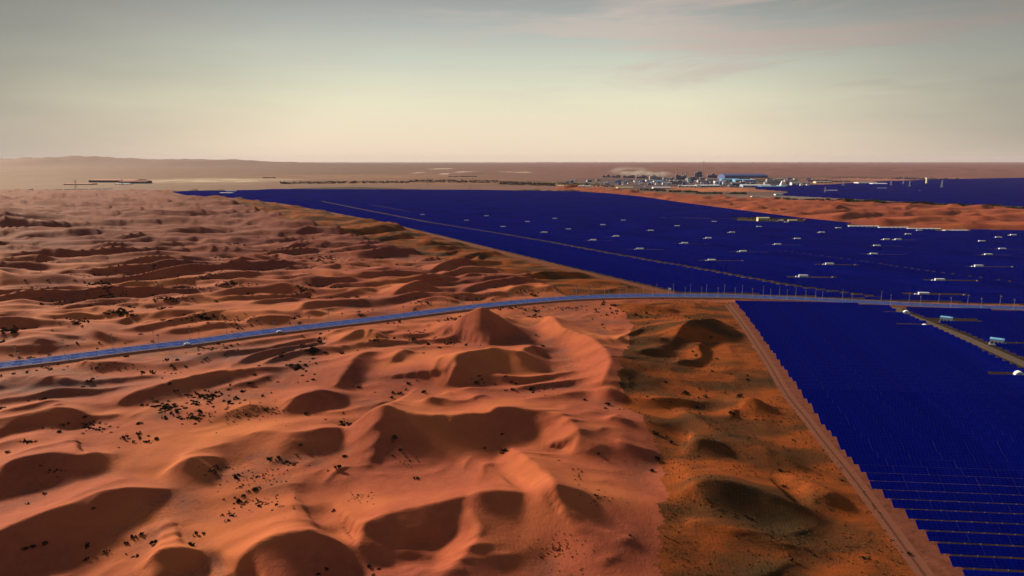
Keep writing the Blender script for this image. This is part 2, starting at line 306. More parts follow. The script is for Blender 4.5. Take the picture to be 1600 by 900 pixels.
# ------------------------------------------------------------------ materials
def mat(name, rough=.8, spec=.2, metallic=0):
    m = bpy.data.materials.new(name); m.use_nodes = True
    b = m.node_tree.nodes['Principled BSDF']; b.inputs['Roughness'].default_value = rough
    b.inputs['Specular IOR Level'].default_value = spec; b.inputs['Metallic'].default_value = metallic
    return m, m.node_tree, b
def flat(name, c, rough=.7, spec=.2, var=.18, scale=.6, metallic=0):
    """a plain paint / concrete / metal with uneven tone"""
    m, t, b = mat(name, rough, spec, metallic)
    n = t.nodes.new('ShaderNodeTexNoise'); n.inputs['Scale'].default_value = scale; n.inputs['Detail'].default_value = 5
    g = t.nodes.new('ShaderNodeTexCoord'); t.links.new(g.outputs['Object'], n.inputs['Vector'])
    x = t.nodes.new('ShaderNodeMix'); x.data_type = 'RGBA'; t.links.new(n.outputs[0], x.inputs[0])
    x.inputs[6].default_value = (*[v * (1 - var) for v in c], 1); x.inputs[7].default_value = (*[min(1, v * (1 + var)) for v in c], 1)
    t.links.new(x.outputs[2], b.inputs['Base Color'])
    return m
def ramp(t, src, stops):
    r = t.nodes.new('ShaderNodeValToRGB'); t.links.new(src, r.inputs[0]); e = r.color_ramp
    e.elements[0].position = stops[0][0]; e.elements[0].color = (*stops[0][1], 1)
    e.elements[1].position = stops[-1][0]; e.elements[1].color = (*stops[-1][1], 1)
    for p, c in stops[1:-1]:
        k = e.elements.new(p); k.color = (*c, 1)
    return r.outputs[0]
def tnoise(t, scale, detail=4, vec=None, rough=.55, stretch=None):
    g = t.nodes.new('ShaderNodeTexCoord'); v = g.outputs['Object']
    if stretch:
        mp = t.nodes.new('ShaderNodeMapping'); mp.inputs['Scale'].default_value = stretch[:3]
        if len(stretch) > 3: mp.inputs['Rotation'].default_value = (0, 0, stretch[3])
        t.links.new(v, mp.inputs[0]); v = mp.outputs[0]
    n = t.nodes.new('ShaderNodeTexNoise'); n.inputs['Scale'].default_value = scale; n.inputs['Detail'].default_value = detail; n.inputs['Roughness'].default_value = rough
    t.links.new(v, n.inputs['Vector']); return n.outputs[0]
def mixc(t, fac, a, b, mode='MIX'):
    x = t.nodes.new('ShaderNodeMix'); x.data_type = 'RGBA'; x.blend_type = mode
    for i, v in ((0, fac), (6, a), (7, b)):
        if isinstance(v, (int, float)): x.inputs[i].default_value = v
        elif isinstance(v, tuple): x.inputs[i].default_value = (*v, 1)
        else: t.links.new(v, x.inputs[i])
    return x.outputs[2]
def bump(t, b, src, strength, dist):
    n = t.nodes.new('ShaderNodeBump'); n.inputs['Strength'].default_value = strength; n.inputs['Distance'].default_value = dist
    t.links.new(src, n.inputs['Height']); t.links.new(n.outputs[0], b.inputs['Normal']); return n
def maprange(t, src, a, b, c=0, d=1):
    r = t.nodes.new('ShaderNodeMapRange'); t.links.new(src, r.inputs[0])
    for i, v in ((1, a), (2, b), (3, c), (4, d)): r.inputs[i].default_value = v
    return r.outputs[0]
def mul(t, a, b, op='MULTIPLY'):
    m = t.nodes.new('ShaderNodeMath'); m.operation = op
    for i, v in ((0, a), (1, b)):
        if isinstance(v, (int, float)): m.inputs[i].default_value = v
        else: t.links.new(v, m.inputs[i])
    return m.outputs[0]
def attr(t, name):
    a = t.nodes.new('ShaderNodeAttribute'); a.attribute_name = name; return a

SAND1, SAND2, SAND3 = (.245, .062, .034), (.345, .105, .040), (.145, .036, .028)
m_sand, t, b = mat('sand', .95, .05)
c = ramp(t, tnoise(t, .010, 4), [(.34, SAND3), (.48, SAND1), (.63, SAND2)])
c = mixc(t, maprange(t, tnoise(t, .25, 6, rough=.7), .35, .75, 0, .30), c, (.40, .125, .07))
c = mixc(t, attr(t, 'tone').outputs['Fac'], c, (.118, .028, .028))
gv = attr(t, 'gravel').outputs['Fac']                                # stony, scrubby floor of the hollows
sp = maprange(t, tnoise(t, .55, 6, rough=.75), .50, .66)
c = mixc(t, mul(t, gv, sp), c, (.07, .032, .026))
c = mixc(t, mul(t, gv, maprange(t, tnoise(t, .06, 3), .42, .6, 0, .75)), c, (.15, .058, .045))
c = mixc(t, attr(t, 'clay').outputs['Fac'], c, (.075, .05, .065))
t.links.new(c, b.inputs['Base Color'])
h1 = mul(t, tnoise(t, 1.6, 3, stretch=(1, .35, 1, R(20))), .35); h2 = tnoise(t, .35, 6, rough=.7)
bump(t, b, mul(t, h1, h2, 'ADD'), .55, .55)

m_plant, t, b = mat('planted_sand', .95, .04)
c = ramp(t, tnoise(t, .015, 5, stretch=(1, 1.9, 1)), [(.32, (.035, .020, .010)), (.47, (.095, .030, .011)), (.57, (.23, .055, .013)), (.72, (.085, .031, .011))])
gn = t.nodes.new('ShaderNodeTexCoord'); mp = t.nodes.new('ShaderNodeMapping'); mp.inputs['Rotation'].default_value = (0, 0, R(9)); t.links.new(gn.outputs['Object'], mp.inputs[0])
wn = t.nodes.new('ShaderNodeTexNoise'); wn.inputs['Scale'].default_value = .05; t.links.new(mp.outputs[0], wn.inputs['Vector'])
wv = t.nodes.new('ShaderNodeVectorMath'); wv.operation = 'MULTIPLY_ADD'; wv.inputs[1].default_value = (7, 7, 0); t.links.new(wn.outputs['Color'], wv.inputs[0]); t.links.new(mp.outputs[0], wv.inputs[2])
bk = t.nodes.new('ShaderNodeTexBrick'); bk.offset = 0; bk.inputs['Scale'].default_value = 1; bk.inputs['Mortar Size'].default_value = .16; bk.inputs['Mortar Smooth'].default_value = .5
bk.inputs['Brick Width'].default_value = 1.6; bk.inputs['Row Height'].default_value = 1.6; bk.inputs['Color1'].default_value = (0, 0, 0, 1); bk.inputs['Color2'].default_value = (0, 0, 0, 1); bk.inputs['Mortar'].default_value = (1, 1, 1, 1)
t.links.new(wv.outputs[0], bk.inputs['Vector'])
brk = mul(t, bk.outputs['Color'], maprange(t, tnoise(t, .35, 4), .38, .6))
c = mixc(t, mul(t, brk, .55), c, (.10, .075, .028))
c = mixc(t, maprange(t, tnoise(t, .9, 6, rough=.75), .52, .72, 0, .5), c, (.05, .032, .014))
t.links.new(c, b.inputs['Base Color'])
bump(t, b, mul(t, mul(t, brk, .5), tnoise(t, .8, 6, rough=.75), 'ADD'), .8, .8)

m_dirt, t, b = mat('dirt', .95, .05)
c = ramp(t, tnoise(t, .16, 6, rough=.7), [(.3, (.08, .026, .018)), (.5, (.12, .041, .028)), (.7, (.16, .057, .038))])
t.links.new(c, b.inputs['Base Color']); bump(t, b, tnoise(t, .5, 5), .6, .4)
m_track = flat('packed_track', (.145, .055, .038), .9, .1, .2, .3)
m_rut = flat('track_rut', (.08, .035, .024), .95, .05, .3, .3)
m_farm, t, b = mat('farm_ground', .95, .05)
c = ramp(t, tnoise(t, .05, 6, rough=.7), [(.3, (.016, .012, .014)), (.6, (.03, .02, .018)), (.8, (.05, .03, .024))])
t.links.new(c, b.inputs['Base Color']); bump(t, b, tnoise(t, .5, 5), .6, .4)
m_lane = flat('service_lane', (.085, .066, .056), .9, .1, .25, .15)
m_plain, t, b = mat('plain', .95, .05)
c = attr(t, 'tint').outputs['Color']
c = mixc(t, maprange(t, tnoise(t, .006, 7, rough=.7, stretch=(1, .5, 1)), .42, .68, 0, .5), c, (.10, .055, .05))
t.links.new(c, b.inputs['Base Color'])
m_road, t, b = mat('asphalt', .95, .0)
c = ramp(t, tnoise(t, .5, 5, stretch=(1, 1, 1)), [(.3, (.024, .050, .21)), (.7, (.036, .068, .27))])
t.links.new(c, b.inputs['Base Color'])
m_shoulder = flat('gravel_shoulder', (.20, .085, .062), .95, .05, .2, .25)
m_mark = flat('road_paint', (.30, .36, .62), .6, .2, .12, 2)
m_steel = flat('galvanised_steel', (.26, .30, .44), .5, .4, .15, 2)
m_pole = flat('pale_pole', (.30, .30, .38), .5, .3, .12, 2)
m_dark = flat('dark_lamp', (.035, .03, .035), .5, .3, .2, 3)
m_frame = flat('panel_frame', (.015, .03, .28), .5, .3, .1, 2)
m_white = flat('white_paint', (.60, .66, .80), .5, .3, .06, .5)
m_cream = flat('cream_render', (.52, .52, .36), .8, .1, .1, .5)
m_blue = flat('blue_roof', (.12, .36, .70), .5, .3, .12, .4)
m_blued = flat('deep_blue_roof', (.03, .07, .28), .5, .3, .2, .02)
m_cyan = flat('pale_blue_roof', (.10, .30, .60), .5, .3, .2, .05)
m_grey = flat('grey_concrete', (.30, .28, .34), .8, .15, .2, .1)
m_dgrey = flat('dark_works', (.07, .065, .13), .8, .15, .3, .05)
m_win = flat('window_glass', (.03, .04, .06), .15, .6, .2, 1)
m_tyre = flat('tyre', (.02, .02, .02), .9, .1)
m_leaf = flat('shrub_leaves', (.026, .020, .012), .9, .05, .5, 1.5)
m_leafg = flat('tree_leaves', (.022, .034, .024), .9, .05, .5, .3)
m_bark = flat('bark', (.05, .035, .025), .9, .05)
m_red = flat('brick_red', (.32, .12, .09), .85, .1, .2, .1)

# panels: cell colour with a grid of thin frame lines from the UVs (metres along, metres up the slope)
def panel_mat(name, lines):
    m, t, b = mat(name, .6, 0.0)
    c = mixc(t, maprange(t, tnoise(t, .009, 6, rough=.65), .35, .65), (.0001, .005, .30), (.0003, .013, .56))
    c = mixc(t, maprange(t, tnoise(t, .35, 2), .4, .6, 0, .5), c, (.0002, .004, .32))
    if lines:
        uv = t.nodes.new('ShaderNodeUVMap'); bk = t.nodes.new('ShaderNodeTexBrick'); bk.offset = 0
        bk.inputs['Scale'].default_value = 1; bk.inputs['Brick Width'].default_value = 2.0; bk.inputs['Row Height'].default_value = 1.0; bk.inputs['Mortar Size'].default_value = .05
        bk.inputs['Color1'].default_value = (0, 0, 0, 1); bk.inputs['Color2'].default_value = (0, 0, 0, 1); bk.inputs['Mortar'].default_value = (1, 1, 1, 1)
        t.links.new(uv.outputs[0], bk.inputs['Vector'])
        c = mixc(t, bk.outputs['Color'], c, (.03, .05, .42))
    t.links.new(c, b.inputs['Base Color']); return m
m_cell = panel_mat('solar_cell', False); m_cellg = panel_mat('solar_cell_lined', True)

# ------------------------------------------------------------------ mesh helpers
class MB:
    def __init__(s): s.v = []; s.f = []; s.m = []; s.uv = None
    def face(s, pts, mi=0):
        n = len(s.v); s.v += [tuple(p) for p in pts]; s.f.append(tuple(range(n, n + len(pts)))); s.m.append(mi)
    def box(s, x0, x1, y0, y1, z0, z1, mi=0, M=None, top=1.0):
        cx, cy = (x0 + x1) / 2, (y0 + y1) / 2
        P = [(x0, y0, z0), (x1, y0, z0), (x1, y1, z0), (x0, y1, z0)] + [(cx + (x - cx) * top, cy + (y - cy) * top, z1) for x, y in ((x0, y0), (x1, y0), (x1, y1), (x0, y1))]
        if M is not None: P = [tuple(M @ Vector(p)) for p in P]
        n = len(s.v); s.v += P
        for f in ((3, 2, 1, 0), (4, 5, 6, 7), (0, 1, 5, 4), (1, 2, 6, 5), (2, 3, 7, 6), (3, 0, 4, 7)): s.f.append(tuple(n + i for i in f)); s.m.append(mi)
    def cyl(s, x, y, z0, z1, r0, r1=None, k=8, mi=0, cap=True):
        r1 = r0 if r1 is None else r1; n = len(s.v)
        for z, r in ((z0, r0), (z1, r1)):
            s.v += [(x + r * math.cos(2 * math.pi * i / k), y + r * math.sin(2 * math.pi * i / k), z) for i in range(k)]
        for i in range(k): s.f.append((n + i, n + (i + 1) % k, n + k + (i + 1) % k, n + k + i)); s.m.append(mi)
        if cap: s.f.append(tuple(n + k + i for i in range(k))); s.m.append(mi)
    def tube(s, a, b, r0, r1=None, k=5, mi=0):
        a = Vector(a); b = Vector(b); r1 = r0 if r1 is None else r1; q = (b - a).to_track_quat('Z', 'Y'); n = len(s.v)
        for c, r in ((a, r0), (b, r1)):
            s.v += [tuple(c + q @ Vector((r * math.cos(2 * math.pi * i / k), r * math.sin(2 * math.pi * i / k), 0))) for i in range(k)]
        for i in range(k): s.f.append((n + i, n + (i + 1) % k, n + k + (i + 1) % k, n + k + i)); s.m.append(mi)
        s.f.append(tuple(n + k + i for i in range(k))); s.m.append(mi)
    def mesh(s, name, mats):
        me = bpy.data.meshes.new(name); me.from_pydata(s.v, [], s.f)
        for m in (mats if isinstance(mats, (list, tuple)) else [mats]): me.materials.append(m)
        if any(s.m): me.polygons.foreach_set('material_index', s.m)
        if s.uv: 
            l = me.uv_layers.new(name='UVMap'); l.data.foreach_set('uv', np.array(s.uv, 'f').ravel())
        me.update(); return me
def link(name, me, parent=None, loc=None, rz=0, **kw):
    o = bpy.data.objects.new(name, me); col.objects.link(o)
    if parent: o.parent = parent
    if loc is not None: o.location = loc
    if rz: o.rotation_euler = (0, 0, rz)
    for k, v in kw.items():
        if v is not None: o[k] = v
    return o
def obj(name, mb, mats, parent=None, **kw): return link(name, mb.mesh(name, mats), parent, **kw)
def empty(name, loc, label, category, group=None, rz=0):
    return link(name, None, None, loc, rz, label=label, category=category, group=group)
def tree_copy(src, loc, rz, label, group=None, parts=True):
    """a copy of a thing with copies of its parts and sub-parts (meshes shared)"""
    r = src.copy(); col.objects.link(r); r.location = loc; r.rotation_euler = (0, 0, rz); r['label'] = label
    if group: r['group'] = group
    for ch in list(src.children):
        c = ch.copy(); col.objects.link(c); c.parent = r
        for g in list(ch.children):
            d = g.copy(); col.objects.link(d); d.parent = c
    return r

# ------------------------------------------------------------------ the ground, one grid cut by kind of ground
def ground_grid():
    dep = np.concatenate([np.linspace(2.2, .72, 60), np.linspace(.718, .040, 760), np.linspace(.0392, .0024, 130)])
    yy = 150 / dep; uu = np.linspace(-.93, .93, 1080)
    X = uu[None, :] * (yy[:, None] + 110); Y = np.broadcast_to(yy[:, None], X.shape).copy()
    return X, Y
X, Y = ground_grid(); nr, ncg = X.shape
zn = zones(X.ravel(), Y.ravel()); Hh = height(X.ravel(), Y.ravel(), zn)
V = np.stack([X.ravel(), Y.ravel(), Hh], 1).astype('f')
idx = np.arange(nr * ncg).reshape(nr, ncg)
Q = np.stack([idx[:-1, :-1], idx[:-1, 1:], idx[1:, 1:], idx[1:, :-1]], -1).reshape(-1, 4)
cx = V[Q].mean(1)
zone_v = np.zeros(len(V), int)      # 0 sand 1 planted 2 farm 3 dirt 4 plain 5 far sand belt
zone_v[zn['plain']] = 4; zone_v[zn['band']] = 5; zone_v[zn['belt']] = 1; zone_v[zn['plant']] = 1
zone_v[zn['farb'] | zn['near'] | zn['fard']] = 2
zone_v[zn['dirt']] = 3
dBL = pdist(V[:, 0], V[:, 1], np.array([G(a, b_) for a, b_ in BL])); zone_v[(dBL < 7) & (V[:, 1] > 740)] = 3
dirt_right = pdist(V[:, 0], V[:, 1], P_NEAR[:9]); zone_v[(dirt_right < 5) & zn['near']] = 3
zone_v[(zn['road'] < 16) & (V[:, 0] > 180)] = 3
zq = zone_v[Q].max(1); zq = np.where((zone_v[Q] == 3).any(1), 3, zq)
xs, ys = V[:, 0].astype(float), V[:, 1].astype(float)
gravel = sm(4.5, .8, Hh) * sm(-.35, .35, noise(xs / 95, ys / 80, 61) + .5 * noise(xs / 30, ys / 25, 62))
gravel = np.maximum(gravel, 0)
clay = np.zeros(len(V))
for (px, py, rx, ry, a) in ((110, 605, 150, 16, .8), (330, 560, 110, 14, .85), (40, 600, 90, 26, .6), (440, 548, 70, 12, .5)):
    gx, gy = G(px, py); sx = rx * gy / F; sy = abs(G(px, py - ry)[1] - G(px, py + ry)[1]) / 2
    clay = np.maximum(clay, a * np.exp(-((xs - gx) / sx) ** 2 - ((ys - gy) / sy) ** 2))
clay *= .6 + .5 * noise(xs / 14, ys / 14, 66); clay = np.clip(clay, 0, .9)
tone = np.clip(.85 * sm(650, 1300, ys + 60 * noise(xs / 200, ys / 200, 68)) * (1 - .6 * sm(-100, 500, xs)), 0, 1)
def tint_plain():
    rt = sm(-2500, 2500, xs - (ys - 4000) * -.02)[:, None]; T = np.array([.15, .092, .082]) * (1 - rt) + np.array([.17, .085, .088]) * rt
    def blob(px, py, rx, ry, c, a=1.0, s=0):
        gx, gy = G(px, py); sx = rx * gy / F; y1 = G(px, min(py + ry, 890))[1]; y0 = G(px, max(py - ry, 252.5))[1]
        k = np.exp(-((xs - gx) / sx) ** 4) * sm(y1 * .97, y1 * 1.03, ys) * (1 - sm(y0 * .97, y0 * 1.03, ys))
        k = k * a * np.clip(.75 + .6 * fbm(xs / (sx * .3 + 20), ys / 260, 70 + s), 0, 1)
        T[:] = T * (1 - k[:, None]) + np.array(c) * k[:, None]
    blob(330, 282, 110, 3.0, (.42, .36, .31), 1, 1); blob(270, 287, 190, 2.0, (.22, .16, .135), .6, 2)
    blob(120, 294, 200, 3, (.15, .10, .085), .8, 3)
    blob(640, 284, 180, 4, (.22, .12, .08), .7, 4); blob(560, 276, 170, 3, (.30, .17, .11), .5, 5)
    for px, py, rx in ((653, 269.5, 7), (690, 263.5, 14), (697, 272, 7), (727, 269.6, 13), (790, 269.4, 10), (815, 269.6, 14)): blob(px, py, rx, .8, (.75, .68, .62), .8, px)
    blob(820, 286, 50, 4, (.06, .05, .035), .8, 6); blob(910, 287, 55, 3, (.10, .12, .055), .9, 7); blob(960, 291, 40, 2.5, (.42, .25, .13), .8, 8)
    blob(900, 289.5, 30, 1.5, (.8, .7, .55), .8, 9)
    blob(1120, 288, 190, 9, (.045, .045, .075), 1.3, 10); blob(1120, 296, 70, 4, (.48, .17, .07), .9, 11); blob(1080, 302, 70, 3, (.06, .065, .05), .85, 12)
    blob(1250, 303, 90, 4, (.06, .075, .07), .8, 13); blob(1190, 309, 100, 2.5, (.14, .2, .24), .6, 14)
    blob(1360, 289, 90, 2.5, (.46, .20, .12), .8, 15); blob(1480, 318, 200, 6, (.05, .05, .035), .7, 16)
    blob(1250, 277, 200, 1.6, (.08, .06, .06), .8, 17); blob(1430, 280, 120, 2, (.45, .20, .13), .8, 18)
    return np.clip(T, 0, 1)
tint = tint_plain()
GROUND = {0: ('sand_dunes', m_sand), 1: ('planted_sand_slope', m_plant), 2: ('solar_farm_ground', m_farm), 3: ('dirt_ground', m_dirt), 4: ('desert_plain', m_plain), 5: ('far_sand_dunes', m_sand)}
for z, (nm, mt) in GROUND.items():
    q = Q[zq == z]
    if not len(q): continue
    used, inv = np.unique(q.ravel(), return_inverse=True)
    me = bpy.data.meshes.new(nm); me.vertices.add(len(used)); me.vertices.foreach_set('co', V[used].ravel())
    me.loops.add(len(inv)); me.loops.foreach_set('vertex_index', inv.astype('i'))
    me.polygons.add(len(q)); me.polygons.foreach_set('loop_start', np.arange(0, len(inv), 4, dtype='i')); me.polygons.foreach_set('loop_total', np.full(len(q), 4, 'i'))
    me.materials.append(mt); me.update(calc_edges=True); me.validate()
    me.polygons.foreach_set('use_smooth', np.ones(len(me.polygons), bool))
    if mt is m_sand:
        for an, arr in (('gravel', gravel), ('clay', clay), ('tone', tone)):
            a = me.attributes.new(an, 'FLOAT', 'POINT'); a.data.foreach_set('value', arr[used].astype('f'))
    if mt is m_plain:
        a = me.color_attributes.new('tint', 'FLOAT_COLOR', 'POINT'); a.data.foreach_set('color', np.concatenate([tint[used], np.ones((len(used), 1))], 1).astype('f').ravel())
    link(nm, me, kind='structure')

def hz(x, y):
    return float(height(np.array([float(x)]), np.array([float(y)]))[0])
def hzs(x, y): return height(np.array(x, float), np.array(y, float))

# ------------------------------------------------------------------ road
def ribbon(P, off0, off1, z0, z1=None, mb=None, mi=0, t0=0, t1=None):
    mb = mb or MB(); P = np.asarray(P); z1 = z0 if z1 is None else z1
    T = np.gradient(P, axis=0); T /= np.linalg.norm(T, axis=1)[:, None]; Nn = np.stack([-T[:, 1], T[:, 0]], 1)
    n = len(mb.v)
    for i in range(len(P)):
        a = P[i] + Nn[i] * off0; b = P[i] + Nn[i] * off1
        mb.v += [(a[0], a[1], z0), (b[0], b[1], z1)]
    for i in range(len(P) - 1):
        mb.f.append((n + 2 * i, n + 2 * i + 2, n + 2 * i + 3, n + 2 * i + 1)); mb.m.append(mi)
    return mb
RW = 9.0; RZ = 1.6
mb = MB()
ribbon(ROAD, -RW - 6, -RW - 1.2, -.4, RZ - .02, mb, 0); ribbon(ROAD, RW + 1.2, RW + 6, RZ - .02, -.4, mb, 0); ribbon(ROAD, -RW - 1.2, RW + 1.2, RZ - .02, RZ - .02, mb, 0)
obj('road_embankment', mb, m_shoulder, kind='structure')
mb = MB(); ribbon(ROAD, -RW, RW, RZ, RZ, mb, 0)
obj('road', mb, m_road, kind='structure')
def resample(P, step):
    P = np.asarray(P); s = np.concatenate([[0], np.cumsum(np.linalg.norm(np.diff(P, axis=0), axis=1))])
    q = np.arange(0, s[-1], step); return np.stack([np.interp(q, s, P[:, 0]), np.interp(q, s, P[:, 1])], 1)
mb = MB()
for o_ in (-RW + .5, RW - .7, -.1): ribbon(ROAD, o_, o_ + .2, RZ + .012, RZ + .012, mb, 0)
RS = resample(ROAD, 3.0)
for o_ in (-RW / 2, RW / 2):
    for i in range(0, len(RS) - 3, 4): ribbon(RS[i:i + 3], o_, o_ + .22, RZ + .012, RZ + .012, mb, 0)
obj('road_markings', mb, m_mark, kind='structure')
# guard rails along both kerbs
TT = np.gradient(RS, axis=0); TT /= np.linalg.norm(TT, axis=1)[:, None]; NN = np.stack([-TT[:, 1], TT[:, 0]], 1)
for o_, lb in ((-RW - .6, 'pale steel guard rail running along the near edge of the blue road'), (RW + .6, 'pale steel guard rail running along the far edge of the blue road')):
    g = empty('guard_rail', (RS[0][0] + NN[0][0] * o_, RS[0][1] + NN[0][1] * o_, RZ), lb, 'guard rail')
    base = Vector(g.location)
    r = MB(); pst = MB()
    for i in range(len(RS) - 1):
        a = RS[i] + NN[i] * o_; c2 = RS[i + 1] + NN[i + 1] * o_; n = len(r.v)
        for zz in (.55, .8): r.v += [(a[0] - base.x, a[1] - base.y, zz), (c2[0] - base.x, c2[1] - base.y, zz)]
        r.f.append((n, n + 1, n + 3, n + 2)); r.m.append(0)
        pst.box(a[0] - base.x - .07, a[0] - base.x + .07, a[1] - base.y - .07, a[1] - base.y + .07, -.1, .82)
    me = r.mesh('rail', m_steel); ro = link('rail', me, g); md = ro.modifiers.new('thick', 'SOLIDIFY'); md.thickness = .06; md.offset = 0
    obj('rail_post', pst, m_steel, g, kind='stuff')
# two-rut track along the panels, lanes of the solar farm
TR = catmull(GP([(1142, 476), (1157, 494), (1172, 514), (1190, 540), (1212, 573), (1240, 618), (1270, 654), (1298, 690), (1330, 728), (1362, 768), (1402, 820), (1428, 855), (1462, 900), (1530, 1000), (1700, 1400)]), 5)
TR[:, 0] -= 4
def drape(P, o0, o1, lift, name, m, **kw):
    P = resample(P, 6); mb = ribbon(P, o0, o1, 0, 0); vs = np.array(mb.v); z = hzs(vs[:, 0], vs[:, 1]) + lift
    mb.v = [(a, b_, c_) for (a, b_, _), c_ in zip(mb.v, z)]; return obj(name, mb, m, **kw)
drape(TR, -3.4, 3.6, .05, 'dirt_track', m_track, kind='structure')
drape(TR, -.7, .5, .09, 'wheel_rut', m_rut, kind='structure')
drape(SVC[1:], -5.0, 5.0, .05, 'service_road', m_lane, kind='structure')
for P, wd in ((LINE1, 7), (LINE2, 3.5), (LINE3, 5), (LINE4, 5), (LINE5, 16), (LINE6, 6), (LINE7, 5), (SVC2, 2)):
    drape(P, -wd, wd, .05, 'service_lane', m_lane if wd != 16 else m_track, kind='structure')

# ------------------------------------------------------------------ solar panel rows
PITCH_ROW, SL, TILT = 8.9, 4.2, R(33)
CAB = [(660,337),(729,346),(760,339),(786,356),(824,348),(851,365),(867,343),(888,360),(927,377),(942,353),(963,371),(974,346),(1000,391),(1017,362),(1058,355),(1070,382),(1112,409),(1107,374),(1116,348),(1144,365),(1186,356),(1229,349),(1161,395),(1215,384),(1246,375),(1284,365),(1310,358),(1296,415),(1255,434),(1365,399),(1370,386),(1385,376),(1403,376),(1419,368),(1436,362),(1480,362),(1443,462),(1468,440),(1529,418),(1544,400),(1566,391),(1534,379),(1560,373),(1583,369)]
CABW = [G(a, b) for a, b in CAB]
SMALLC = [(1478, 503, 0), (1557, 538, 0)]; DOME = [(1416, 490), (1445, 512), (1592, 587)]
pads = []     # (t, n, t0, t1, n0, n1) clearings beside cabins, in row coordinates
def tn(p): return (p[0] * ROWDIR[0] + p[1] * ROWDIR[1], p[0] * ROWN[0] + p[1] * ROWN[1])
rr = random.Random(4)
for i, p in enumerate(CABW):
    a, b_ = tn(p); big = p[1] < 1500; pads.append((a - (24 if big else 10), a + (rr.uniform(36, 48) if big else 12), b_ - (13 if big else 9), b_ + 4.5))
for px, py, _ in SMALLC: a, b_ = tn(G(px, py)); pads.append((a - 9, a + 30, b_ - 6, b_ + 5))
for px, py in DOME: a, b_ = tn(G(px, py)); pads.append((a - 24, a + 4, b_ - 4.4, b_ + 4.4))
COMP = GP([(1150, 347), (1150, 340), (1260, 343), (1255, 348)]); HALLS = GP([(1322, 356), (1322, 350), (1515, 355), (1515, 363)])
def runs_for(poly, kmin, kmax, step, pitch, tmin, tmax, cuts, extra=None):
    out_ = []
    ks = np.arange(kmin, kmax); ts = np.arange(tmin, tmax, step)
    K, T = np.meshgrid(ks, ts, indexing='ij'); x = T * ROWDIR[0] + K * pitch * ROWN[0]; y = T * ROWDIR[1] + K * pitch * ROWN[1]
    ok = inpoly(x.ravel(), y.ravel(), poly).reshape(x.shape) & (np.abs(x) < .93 * (y + 105)) & (y > 90)
    for P, wd in cuts: ok &= (pdist(x.ravel(), y.ravel(), P) > wd).reshape(x.shape)
    n = K * pitch
    for a, b_, c_, d_ in pads:
        if step < 12: ok &= ~((T > a) & (T < b_) & (n > c_) & (n < d_))
    if extra is not None: ok &= ~extra(x, y)
    for i, k in enumerate(ks):
        row = np.concatenate([[0], ok[i].astype(int), [0]]); d = np.diff(row)
        for s0, e0 in zip(np.where(d == 1)[0], np.where(d == -1)[0]):
            if (e0 - s0) * step >= 8: out_.append((k * pitch, ts[s0], ts[s0] + (e0 - s0) * step))
    return out_
cutsB = [(np.array([G(a, b_) for a, b_ in BL]), 9), (ROAD, 19), (LINE1, 8.5), (LINE2, 4), (LINE3, 5.5), (LINE4, 6), (LINE5, 16), (LINE6, 6), (LINE7, 5)]
runsN = runs_for(P_NEAR, 8, 90, 2, PITCH_ROW, -100, 1000, [(ROAD, 19), (SVC, 6.5), (SVC2, 2.2)])
runsB = runs_for(P_FARB, 76, 400, 4, PITCH_ROW, -2200, 1700, cutsB, lambda x, y: (inpoly(x.ravel(), y.ravel(), COMP) | inpoly(x.ravel(), y.ravel(), HALLS)).reshape(x.shape))
runsD = runs_for(P_FARD, 100, 300, 25, 24.0, -500, 7000, [(GP([(1230, 303), (1400, 300), (1600, 297.5)]), 55), (GP([(1250, 310), (1400, 308), (1500, 308.5)]), 18)])
ct, stt = math.cos(TILT), math.sin(TILT)
def row_pt(n, t): return (t * ROWDIR[0] + n * ROWN[0], t * ROWDIR[1] + n * ROWN[1])
def tables(runs, seg, gap, sl, pitch_scale=1.0):
    """boxes (N,8,3) and uv for table tops"""
    A = []
    for n, a, b_ in runs:
        k = max(1, round((b_ - a) / seg)); e = np.linspace(a, b_, k + 1)
        for i in range(k): A.append((n, e[i] + gap / 2, e[i + 1] - gap / 2))
    A = np.array(A); n, a, b_ = A.T
    rs = np.random.RandomState(5); zb = .7 + rs.uniform(-.03, .03, len(n))
    v = np.zeros((len(n), 8, 3))
    for j, (tt, q, th) in enumerate(((a, 0, 0), (b_, 0, 0), (b_, 1, 0), (a, 1, 0), (a, 0, 1), (b_, 0, 1), (b_, 1, 1), (a, 1, 1))):
        nn = n + q * sl * ct - th * .06 * stt; v[:, j, 0] = tt * ROWDIR[0] + nn * ROWN[0]; v[:, j, 1] = tt * ROWDIR[1] + nn * ROWN[1]
        v[:, j, 2] = zb + q * sl * stt + th * .06 * ct
    zc = hzs(v[:, :2, 0].mean(1), v[:, :2, 1].mean(1)); v[:, :, 2] += zc[:, None]
    return v, A
FB = np.array([(3, 2, 1, 0), (4, 5, 6, 7), (0, 1, 5, 4), (1, 2, 6, 5), (2, 3, 7, 6), (3, 0, 4, 7)])
